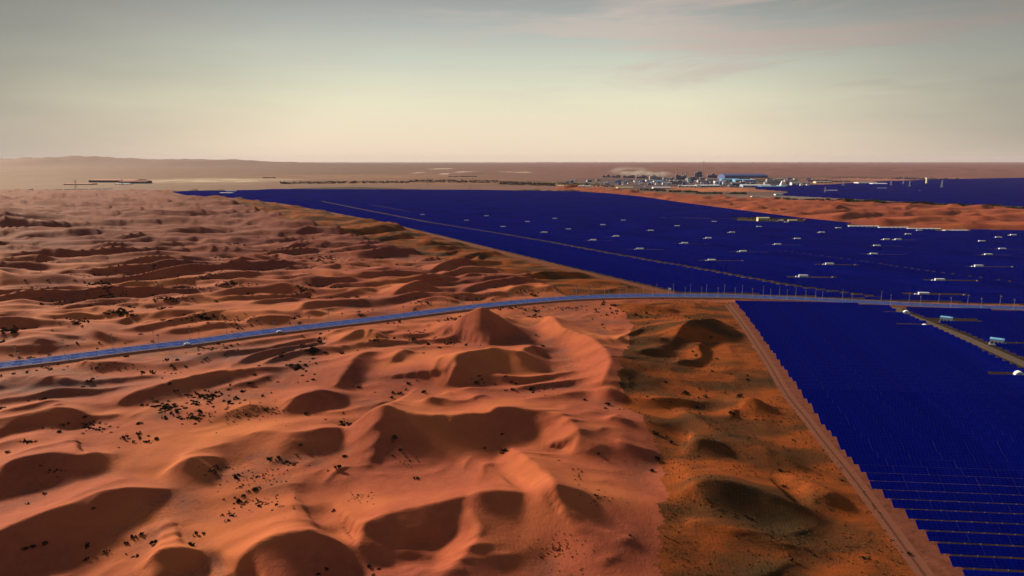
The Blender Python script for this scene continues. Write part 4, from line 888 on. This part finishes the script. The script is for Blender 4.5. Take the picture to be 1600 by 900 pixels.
# ------------------------------------------------------------------ far things: works, halls, masts
def far_pt(px, py): x, y = G(px, py); return x, y, F / math.hypot(x, y)       # px per metre (of the 1600 px picture)
def hall(px, py, wpx, hpx, label, category='hall', wm=None, rm_=None, depth=None, ridge=.25, bays=0, name='factory_hall', group=None):
    x, y, s_ = far_pt(px, py); w_, h_ = wpx / s_, hpx / s_; d_ = depth or max(12, w_ * .5)
    r_ = empty(name, (x, y, hz(x, y)), label, category, group, rr.uniform(-.08, .08))
    b_ = MB(); b_.box(-w_ / 2, w_ / 2, -d_ / 2, d_ / 2, -3, h_ * (1 - ridge)); obj('wall', b_, wm or m_white, r_)
    b_ = MB(); e = h_ * (1 - ridge) + .02
    P = [(-w_ / 2 - .8, -d_ / 2 - .8, e), (w_ / 2 + .8, -d_ / 2 - .8, e), (w_ / 2 + .8, d_ / 2 + .8, e), (-w_ / 2 - .8, d_ / 2 + .8, e), (-w_ / 2 - .8, 0, h_), (w_ / 2 + .8, 0, h_)]
    for f_ in ((0, 1, 5, 4), (2, 3, 4, 5), (0, 4, 3), (1, 2, 5), (3, 2, 1, 0)): b_.face([P[i] for i in f_])
    obj('roof', b_, rm_ or m_grey, r_)
    nb_ = bays or max(2, int(w_ / 22))
    for i in range(nb_):
        xx = -w_ / 2 + (i + .5) * w_ / nb_; ww = w_ / nb_ * .3; b_ = MB(); b_.box(xx - ww, xx + ww, -d_ / 2 - .25, -d_ / 2 + .1, h_ * .15, h_ * .5); obj('window' if i % 3 else 'door', b_, m_win, r_)
    return r_
def stack(px, py, hpx, wpx, label, m=None, taper=.6, name='chimney', bands=True):
    x, y, s_ = far_pt(px, py); h_ = hpx / s_; rad = wpx / s_ / 2
    r_ = empty(name, (x, y, hz(x, y)), label, 'chimney')
    b_ = MB(); b_.cyl(0, 0, -3, h_, rad, rad * taper, 12); obj('shaft', b_, m or m_grey, r_)
    b_ = MB(); b_.cyl(0, 0, h_ * .97, h_ + .4, rad * taper * 1.2, rad * taper * 1.2, 12); obj('rim', b_, m_dgrey, r_)
    b_ = MB(); b_.box(-rad * 1.6, rad * 1.6, -rad * 1.6, rad * 1.6, -3, 2.5); obj('plinth', b_, m_grey, r_)
def tank(px, py, wpx, hpx, label, m=None):
    x, y, s_ = far_pt(px, py); rad = wpx / s_ / 2; h_ = hpx / s_
    r_ = empty('storage_tank', (x, y, hz(x, y)), label, 'tank'); b_ = MB(); b_.cyl(0, 0, -2, h_ * .8, rad, rad, 16); obj('shell', b_, m or m_white, r_)
    b_ = MB(); b_.cyl(0, 0, h_ * .8, h_, rad * 1.02, rad * .2, 16); obj('roof', b_, m_grey, r_)
def works(px, py, wpx, hpx, label, m, seed):
    """a process building: blocks of several heights, open frame, pipes and a stub stack"""
    q_ = random.Random(seed); x, y, s_ = far_pt(px, py); w_, h_ = wpx / s_, hpx / s_; d_ = max(15, w_ * .4)
    r_ = empty('process_building', (x, y, hz(x, y)), label, 'factory')
    for i in range(4):
        xx = -w_ / 2 + i * w_ / 4; hh = h_ * q_.uniform(.4, 1); b_ = MB(); b_.box(xx + .5, xx + w_ / 4 - .5, -d_ / 2 * q_.uniform(.5, 1), d_ / 2, -3, hh); bo = obj('block', b_, m, r_)
        b_ = MB(); b_.box(xx + 2, xx + w_ / 4 - 2, -d_ / 2 * .4, d_ / 3, hh, hh + 3 + h_ * .05); obj('roof_house', b_, m_grey, bo)
    b_ = MB()
    for i in range(6): b_.tube((-w_ / 2 + i * w_ / 5, -d_ / 2 - 4, -2), (-w_ / 2 + i * w_ / 5, -d_ / 2 - 4, h_ * .45), 1.0, 1.0, 4)
    b_.tube((-w_ / 2, -d_ / 2 - 4, h_ * .44), (w_ / 2, -d_ / 2 - 4, h_ * .44), 1.6, 1.6, 5); obj('pipe_rack', b_, m_steel, r_)
    b_ = MB(); b_.cyl(w_ * q_.uniform(-.4, .4), 0, 0, h_ * 1.35, 2.4, 1.7, 8); obj('vent_stack', b_, m_grey, r_)
WK = [(948, 276.5, 14, 3.5, 'leftmost dark blue works building under the smoke plume', m_dgrey), (962, 277, 14, 4.5, 'dark blue works building under the smoke, second from the left', m_dgrey), (982, 278, 18, 4, 'low dark works building under the middle of the smoke', m_dgrey), (1002, 278.5, 16, 5, 'dark works building at the right end of the smoke', m_dgrey),
 (1024, 280, 18, 6, 'grey works building right of the smoke plume', m_grey), (1044, 281, 16, 6, 'pale works building left of the paired towers', m_grey), (1063, 280, 15, 7, 'dark works building at the foot of the paired towers', m_dgrey), (1082, 281, 14, 6, 'dark works building between paired towers and tall chimney', m_dgrey),
 (1091, 277, 11, 8, 'tall block beside the tallest chimney, left', m_dgrey), (1112, 277.5, 14, 8, 'domed dark block right of the tallest chimney', m_dgrey), (1128, 280, 12, 5, 'small dark works left of the blue roofed hall', m_dgrey), (1235, 284, 18, 4, 'pale works right of the white cone', m_grey), (1208, 286, 20, 5, 'grey works left of the white cone', m_grey), (1103, 285, 26, 4, 'grey works below the tallest chimney', m_grey), (1058, 287, 24, 4, 'grey works in front of the paired towers', m_dgrey), (1156, 288, 26, 3.5, 'dark works below the blue roofed hall', m_dgrey)]
for i, (a, b_, c_, d_, lb, m) in enumerate(WK): works(a, b_, c_, d_, lb, m, i + 40)
for a, b_, h_, w_, lb in ((956, 276, 7, 1.0, 'small chimney rising into the left of the smoke'), (1031, 279, 9, 1.2, 'chimney at the right end of the smoke'), (1057, 279.5, 14, 2.2, 'left tower of the pair left of the tallest chimney'), (1066, 279, 11, 2.6, 'middle tower left of the tallest chimney'), (1071.5, 279, 10, 2.4, 'right tower of the pair left of the tallest chimney'), (1098.5, 277.5, 24, 1.3, 'tallest thin chimney, reaching above the horizon'), (1091, 277, 12, 1.4, 'short chimney close left of the tallest one'), (1139, 291, 11, 1.4, 'pale thin mast tower below the blue hall'), (1228, 290, 12, .9, 'thin chimney beside the white cone')):
    stack(a, b_, h_, w_, lb)
HL = [(1160, 281, 62, 9, 'big hall with deep blue roof on the works skyline', m_blued, m_blued), (1140, 283.5, 26, 4.5, 'pale blue fronted hall below the big blue hall', m_cyan, m_cyan), (1162, 284, 30, 4, 'light blue shed at the foot of the big blue hall', m_cyan, m_blue),
 (1033, 294.5, 26, 2.4, 'white low shed at the left front of the works', m_white, m_white), (1075, 292.5, 26, 3, 'white long shed in the front row of the works, left', m_white, m_white), (1105, 292, 34, 3.2, 'bluish white long shed in the middle of the front row', m_cyan, m_white), (1180, 292, 40, 3.4, 'long pale blue shed at the right of the front row', m_cyan, m_white), (1205, 293.5, 36, 3, 'dark blue long shed beside the white cone', m_blued, m_cyan),
 (1015, 283.5, 12, 3, 'small white block left of the works', m_white, m_grey), (1029, 286, 16, 4, 'white block cluster at the left of the works', m_white, m_cyan), (1042, 289, 14, 4, 'white block behind the left long shed', m_white, m_grey), (1124, 286, 16, 3.5, 'white block right of the chimney foot', m_white, m_grey), (1186, 282, 22, 3, 'cream strip building right of the big blue hall', m_cream, m_red), (1212, 281.5, 20, 3, 'cream low building on the right rim of the works', m_cream, m_grey),
 (1243, 289.5, 14, 5, 'white tall block right of the cone', m_white, m_grey), (1255, 287, 18, 3, 'white low block row right of the cone', m_white, m_red), (1285, 286, 22, 2.6, 'cream low building between works and pylons', m_cream, m_grey), (1352, 288, 26, 3.4, 'white long hall right of the first pylon, brighter', m_white, m_grey), (1372, 289, 20, 2.6, 'white long hall, right end of the pylon row', m_white, m_white), (1298, 299.5, 17, 2.2, 'white shed standing in the second solar field', m_white, m_white),
 (1378, 296, 12, 2, 'tiny pink shed at the near edge of the second solar field', m_red, m_white), (1402, 295.5, 13, 1.6, 'tiny white shed right of the pink one', m_white, m_white), (355, 302.3, 18, 1.3, 'white low roof at the left tip of the solar field, nearer', m_white, m_white), (362, 299.2, 15, 1.1, 'white low roof at the left tip of the solar field, farther', m_white, m_white), (185, 284.5, 62, 3.6, 'long dark brown building on the left plain', m_dgrey, m_red), (212, 286.5, 36, 3.8, 'dark brown block right of the long building on the left plain', m_dgrey, m_red), (194, 288, 20, 1.6, 'small white shed before the dark brown building', m_white, m_white), (126, 288.5, 34, 1.5, 'thin brown shed left of the long building', m_red, m_red),
 (906, 291.5, 30, 1.4, 'pale long shed left of the works in the green patch', m_cream, m_white), (976, 294, 24, 1.6, 'cream shed on the sandy edge left of the works', m_cream, m_cream), (1218, 305, 14, 2.4, 'small white shed on the teal strip, left', m_white, m_cyan), (1180, 308, 12, 2, 'small white shed on the teal strip behind the dunes', m_white, m_grey)]
for a, b_, c_, d_, lb, wm_, rm2 in HL: hall(a, b_, c_, d_, lb, 'hall' if c_ > 17 else 'building', wm_, rm2, name='factory_hall' if c_ > 17 else 'works_building')
for i, (a, b_) in enumerate(((1019, 288), (1026, 289.3), (1048, 285.5), (1054, 285), (1118, 288.5), (1131, 288), (1252, 291), (1262, 291.5), (1196, 288))):
    tank(a, b_, 5, 4, ('white storage tank, %s from the left along the works' % ORD[i]))
# white cone (kiln tower) of the works
x, y, s_ = far_pt(1222, 292.5); r_ = empty('cone_tower', (x, y, hz(x, y)), 'bright white cone shaped tower at the right of the works', 'tower'); b_ = MB(); b_.cyl(0, 0, -3, 9 / s_, 5.5 / s_, 1.0 / s_, 14); obj('shell', b_, m_white, r_); b_ = MB(); b_.box(-7 / s_, 7 / s_, -3 / s_, 3 / s_, -3, 2.4 / s_); obj('base_block', b_, m_white, r_); b_ = MB(); b_.cyl(0, 0, 9 / s_, 10.2 / s_, .8 / s_, .5 / s_, 8); obj('cap', b_, m_grey, r_)
x, y, s_ = far_pt(1447.5, 288); r_ = empty('cream_tower', (x, y, hz(x, y)), 'cream square tower between the pylons on the right', 'tower'); b_ = MB(); b_.box(-1.0 / s_, 1.0 / s_, -1.0 / s_, 1.0 / s_, -3, 7.5 / s_); obj('shaft', b_, m_cream, r_); b_ = MB(); b_.box(-1.4 / s_, 1.4 / s_, -1.4 / s_, 1.4 / s_, 7.5 / s_, 8.6 / s_); obj('head', b_, m_white, r_)
jb = []
for i, (m_a, m_b) in enumerate(((m_white, m_grey), (m_dgrey, m_cyan), (m_grey, m_white), (m_blued, m_blued))):
    b_ = MB(); b_.box(-1, 1, -.6, .6, -.2, .8); a_me = b_.mesh('wall', m_a); b_ = MB(); b_.box(-1.05, 1.05, -.65, .65, .8, 1.0, top=.8); r_me = b_.mesh('roof', m_b); jb.append((a_me, r_me))
qj = random.Random(77)
for i in range(170):
    px = qj.choice((qj.uniform(1010, 1270), qj.gauss(1110, 45), qj.uniform(880, 1010))); py = qj.uniform(279, 293.5) if px > 1008 else qj.uniform(282, 289); k = qj.choice((0, 0, 1, 1, 2, 3, 3))
    x, y, s_ = far_pt(px, py); r_ = empty('works_building', (x, y, hz(x, y)), ('tiny white shed', 'tiny dark shed with blue roof', 'tiny grey shed with white roof', 'tiny dark blue shed')[k] + ' in the jumble of the works', 'building', 'tiny sheds of the works', qj.uniform(-.3, .3))
    w_ = qj.uniform(1.5, 6.5) / s_ / 2; r_.scale = (w_, w_ * .8, qj.uniform(1.0, 3.4) / s_); link('wall', jb[k][0], r_); link('roof', jb[k][1], r_)
def pylon(px, py, hpx, label):
    x, y, s_ = far_pt(px, py); h_ = hpx / s_; w_ = h_ * .10; th = max(.3, .12 / s_)
    r_ = empty('pylon', (x, y, hz(x, y)), label, 'pylon', 'pylons on the plain')
    b_ = MB()
    for sx in (-1, 1):
        for sy in (-1, 1): b_.tube((sx * w_, sy * w_, -2), (sx * w_ * .15, sy * w_ * .15, h_), th, th * .7, 4)
    for k in range(5):
        z0 = h_ * k / 6; z1 = h_ * (k + 1) / 6; a0 = w_ * (1 - .85 * k / 6); a1 = w_ * (1 - .85 * (k + 1) / 6)
        for sy in (-1, 1): b_.tube((-a0, sy * a0, z0), (a1, sy * a1, z1), th * .6, th * .6, 4); b_.tube((a0, sy * a0, z0), (-a1, sy * a1, z1), th * .6, th * .6, 4)
    obj('lattice', b_, m_pole, r_)
    for k, f_ in enumerate((.72, .84, .95)):
        b_ = MB(); b_.tube((-h_ * .14, 0, h_ * f_), (h_ * .14, 0, h_ * f_), th * .8, th * .8, 4); obj('cross_arm', b_, m_pole, r_)
for a, b_, h_, lb in ((119, 297, 13, 'white pylon farthest left on the plain behind the dunes'), (191, 289, 8, 'faint pylon before the long brown building'), (669, 288.5, 12, 'pylon behind the middle of the solar field, tall left one'), (725, 287.5, 8, 'bright short pylon right of the tall one behind the field'), (735, 298, 9, 'faint pylon at the far edge of the solar field'), (1317, 292, 12, 'first pylon right of the works'), (1289, 301, 8, 'faint pylon beside the white shed in the second field'), (1392, 291.5, 10, 'second pylon right of the works'), (1411, 289, 9, 'third pylon right of the works'), (1421, 293, 9, 'fourth pylon right of the works, just right of the third'), (1471, 295, 11, 'pylon right of the cream tower'), (1137, 304, 7, 'small pylon in front of the works')):
    pylon(a, b_, h_, lb)
# boundary wall posts on the far left edge of the dunes
x0, y0 = G(38, 297.8); x1, y1 = G(176, 295.5); r_ = empty('boundary_wall', (x0, y0, 0), 'thin white boundary wall beyond the dunes at far left', 'wall'); b_ = MB(); pb = MB()
for i in range(60):
    if i % 9 == 7: continue
    a = Vector((x0 + (x1 - x0) * i / 60, y0 + (y1 - y0) * i / 60, 0)); c_ = Vector((x0 + (x1 - x0) * (i + 1) / 60, y0 + (y1 - y0) * (i + 1) / 60, 0)); za = max(hz(a.x, a.y), 0)
    a -= Vector((x0, y0, 0)); c_ -= Vector((x0, y0, 0)); b_.face([(a.x, a.y, -1), (c_.x, c_.y, -1), (c_.x, c_.y, za + 3.2), (a.x, a.y, za + 3.2)]); pb.box(a.x - .5, a.x + .5, a.y - .6, a.y + .6, -1, za + 3.8)
wo = obj('wall_panel', b_, m_white, r_); md = wo.modifiers.new('thick', 'SOLIDIFY'); md.thickness = .4; obj('pillar', pb, m_white, r_, kind='stuff')

# halls along the right far edge of the panels
for a, b_, w_, lb in ((1349, 354.6, 40, 'long white hall at the far edge of the panels, first from the left'), (1395, 356.6, 40, 'long white hall at the far edge of the panels, second from the left'), (1443, 358.6, 42, 'long white hall at the far edge of the panels, third from the left'), (1492, 361.2, 32, 'long white hall at the far edge of the panels, rightmost')):
    r_ = hall(a, b_, w_, 1.8, lb, 'hall', m_white, m_white, depth=9, ridge=.35, bays=7, name='long_hall', group='long white halls at the field edge')
    for k in range(5):
        q_ = MB(); w2 = w_ * 1.5; xx = -w2 / 2 + (k + .5) * w2 / 5 * .92; q_.cyl(xx, -1, 2.2, 3.8, .9, .7, 8); obj('roof_vent', q_, m_grey, r_)
# compound in the trees
hall(1192, 345.8, 17, 6, 'cream flat roofed house in the dark trees inside the solar field', 'house', m_cream, m_cream, depth=12, ridge=.12, bays=5, name='cream_house')
hall(1238, 347, 12, 3.4, 'low grey house right of the cream one in the trees', 'house', m_grey, m_cream, depth=9, ridge=.2, bays=3, name='grey_house')
hall(1219, 346.5, 7, 2.8, 'small white house between the cream and the grey house', 'house', m_white, m_cream, depth=7, ridge=.2, bays=2, name='white_house')
TL = [shrub_mb(50 + i, 130, 1.0, .26, 1.05, 0).mesh('crown', m_leafg) for i in range(3)]
tb = MB(); tb.tube((0, 0, -.3), (.1, 0, 1.6), .16, .1, 6)
for a in (.3, 2.2, 4.3): tb.tube((.08, 0, 1.2), (math.cos(a) * .8, math.sin(a) * .8, 2.5), .08, .04, 4)
trunk = tb.mesh('trunk', m_bark)
TP = [(1147, 343.5, 6), (1153, 342.5, 4), (1170, 344.5, 5), (1176, 345, 7), (1181, 344, 6), (1205, 346, 7), (1210, 345, 5), (1214, 346.6, 5), (1227, 347, 5), (1231, 345.8, 6), (1247, 347.6, 5), (1252, 346.6, 5), (1258, 347.6, 3.5)]
for i, (a, b_, h_) in enumerate(TP):
    x, y, s_ = far_pt(a, b_); k = h_ / s_ / 3.6
    r_ = empty('tree', (x, y, hz(x, y)), ('dark tree of the compound in the field, %s from the left' % ORD[i]), 'tree', 'trees round the cream house', rr.uniform(0, 6)); r_.scale = (k * 1.2, k * 1.2, k)
    link('trunk', trunk, r_); c_ = link('crown', TL[i % 3], r_, (0, 0, 2.1)); c_.scale = (1.35, 1.35, 1.2)
# belts of trees and scrub too far to part: leaf masses
def belt(name, segs, m, label, leaf, n):
    q_ = random.Random(len(name) + n); b_ = MB()
    for (xa, ya, xb, yb, th, hp, dens) in segs:
        for i in range(int(n * dens)):
            f_ = q_.random(); px = xa + (xb - xa) * f_; py = ya + (yb - ya) * f_ + q_.uniform(-th, th); x, y = G(px, py); s_ = F / math.hypot(x, y)
            if fbm(np.array([px / 9.0]), np.array([py * .9]), 90)[0] < q_.uniform(-.5, .35): continue
            hh = hp / s_ * q_.uniform(.3, 1) * (.55 + .45 * float(noise(np.array([px / 3.1]), np.array([py]), 91)[0])); L0 = leaf / s_ * q_.uniform(.6, 1.5)
            z = q_.uniform(.2, 1) * hh; c_ = Vector((x, y, z)); a = q_.uniform(0, 3.14); u = Vector((math.cos(a), math.sin(a), q_.uniform(-.2, .2))) * L0
            b_.face([c_ - u, c_ - Vector((0, 0, L0 * .8)), c_ + u, c_ + Vector((0, 0, L0 * .8))])
    v_ = np.array(b_.v); zc = hzs(v_[:, 0], v_[:, 1]); b_.v = [(p[0], p[1], p[2] + h) for p, h in zip(b_.v, zc)]
    obj(name, b_, m, kind='stuff', label=label, category='trees')
belt('tree_belt', [(1290, 315.5, 1400, 319.5, .8, 2.2, 1), (1400, 319.5, 1500, 322.5, .9, 3.2, 2), (1500, 323, 1640, 328, 1.1, 3.6, 2.6), (1290, 315, 1420, 320, .8, 2.4, 1), (1210, 313, 1290, 315.5, .5, 1.4, .5)], m_leafg, 'dark tree belt along the far side of the right dune band', 1.1, 2600)
belt('works_trees', [(1088, 302, 1128, 302.5, .8, 2.4, 1), (1135, 302.5, 1166, 302.5, .8, 2.2, .9), (1045, 299, 1090, 300, 1, 1.6, .8), (1145, 290, 1165, 291, .5, 2, .4), (1235, 291, 1285, 291.5, .5, 1.8, .6), (1000, 296, 1040, 298, 1.5, 1.2, .6)], m_leafg, 'dark green trees before the works', .9, 1500)
belt('plain_trees', [(438, 286.5, 456, 286.8, .8, 3.4, .35), (456, 286, 640, 284.5, 1.6, 2, 1.6), (640, 283, 780, 284, 2, 2, 1.4), (780, 286, 868, 289, 2, 2.6, 1.6), (870, 287, 960, 291, 2, 1.4, 1), (410, 278, 430, 278, .4, 1, .1), (700, 276.5, 745, 276, .5, 1, .3)], flat('dusty_scrub', (.075, .045, .035), .95, .05, .3, .02), 'dusty trees and scrub on the plain behind the panels', .8, 1500)
belt('ridge_works_line', [(1290, 278.5, 1400, 278.5, .2, .8, .5), (1400, 279, 1500, 281, .8, 3, 2), (1260, 282, 1330, 284, 1, 1.6, .8)], m_dgrey, 'dark blue line of distant works on the right plain', .8, 1200)
# specks of cabins in the second field
q = random.Random(9); first = None
for i in range(34):
    px = q.uniform(1300, 1598); py = q.uniform(287, 318) if px > 1420 else q.uniform(297, 311)
    x, y, s_ = far_pt(px, py)
    if not inpoly(np.array([x]), np.array([y]), P_FARD)[0]: continue
    if first is None:
        b_ = MB(); b_.box(-9, 9, -3, 3, 0, 5.5, top=.9); b_.box(-15, -11, -2, 2, 0, 3.5); first = b_.mesh('distant_cabin', m_white)
    o = link('distant_cabin', first, None, (x, y, 0.3), 0, label='tiny white cabin in the second solar field behind the dune band', category='cabin', group='cabins of the second solar field')
    k = .9 / s_ / 9; o.scale = (k, k, k)

# ------------------------------------------------------------------ smoke over the works and the air itself
def vol(name, dens, colr, aniso=0.0):
    m = bpy.data.materials.new(name); m.use_nodes = True; t = m.node_tree; t.nodes.clear(); o = t.nodes.new('ShaderNodeOutputMaterial'); p = t.nodes.new('ShaderNodeVolumePrincipled')
    p.inputs['Color'].default_value = (*colr, 1); p.inputs['Density'].default_value = dens; p.inputs['Anisotropy'].default_value = aniso; t.links.new(p.outputs[0], o.inputs['Volume']); return m, t, p
ms, t, p = vol('smoke', .003, (.88, .94, 1))
nz = tnoise(t, .010, 5, stretch=(.5, 1, 2.2))
tcg = t.nodes.new('ShaderNodeTexCoord'); gm = t.nodes.new('ShaderNodeVectorMath'); gm.operation = 'MULTIPLY_ADD'; gm.inputs[1].default_value = (2, 2, 2); gm.inputs[2].default_value = (-1, -1, -1); t.links.new(tcg.outputs['Generated'], gm.inputs[0])
ln = t.nodes.new('ShaderNodeVectorMath'); ln.operation = 'LENGTH'; t.links.new(gm.outputs[0], ln.inputs[0])
t.links.new(mul(t, mul(t, maprange(t, nz, .42, .62), maprange(t, ln.outputs['Value'], 1, .1)), .013), p.inputs['Density'])
for px, py, wp, hp, lb in ((985, 276, 76, 17, 'white smoke plume drifting over the left part of the works'), (1024, 277, 60, 12, 'thin tail of white smoke at the right of the plume')):
    x, y, s_ = far_pt(px, py); b_ = MB(); w_, h_ = wp / s_ / 2, hp / s_; k = 12
    for j in range(5):
        r0, r1 = (math.sin(math.pi * (.06 + .88 * jj / 5)) for jj in (j, j + 1)); z0, z1 = (h_ * .5 * (1 - math.cos(math.pi * (.06 + .88 * jj / 5))) for jj in (j, j + 1))
        for i in range(k):
            a0, a1 = 2 * math.pi * i / k, 2 * math.pi * (i + 1) / k
            b_.face([(w_ * r0 * math.cos(a0), w_ * .5 * r0 * math.sin(a0), z0), (w_ * r0 * math.cos(a1), w_ * .5 * r0 * math.sin(a1), z0), (w_ * r1 * math.cos(a1), w_ * .5 * r1 * math.sin(a1), z1), (w_ * r1 * math.cos(a0), w_ * .5 * r1 * math.sin(a0), z1)])
    for z, j, rev in ((h_ * .5 * (1 - math.cos(math.pi * .06)), .06, 1), (h_ * .5 * (1 - math.cos(math.pi * .94)), .94, 0)):
        rad = math.sin(math.pi * j); pts = [(w_ * rad * math.cos(2 * math.pi * i / k), w_ * .5 * rad * math.sin(2 * math.pi * i / k), z) for i in range(k)]; b_.face(pts[::-1] if rev else pts)
    me = b_.mesh('smoke', ms); import bmesh as _bm; bmx = _bm.new(); bmx.from_mesh(me); _bm.ops.remove_doubles(bmx, verts=bmx.verts, dist=.5); bmx.to_mesh(me); bmx.free()
    link('smoke', me, None, (x, y, -6), 0, kind='stuff', label=lb, category='smoke')
mh, t, p = vol('haze', .75e-5, (.70, .68, .92))
b_ = MB(); b_.box(-78000, 78000, -400, 64000, -14, 440); obj('haze', b_, mh, kind='stuff', label='pale dusty air over the whole desert', category='haze')
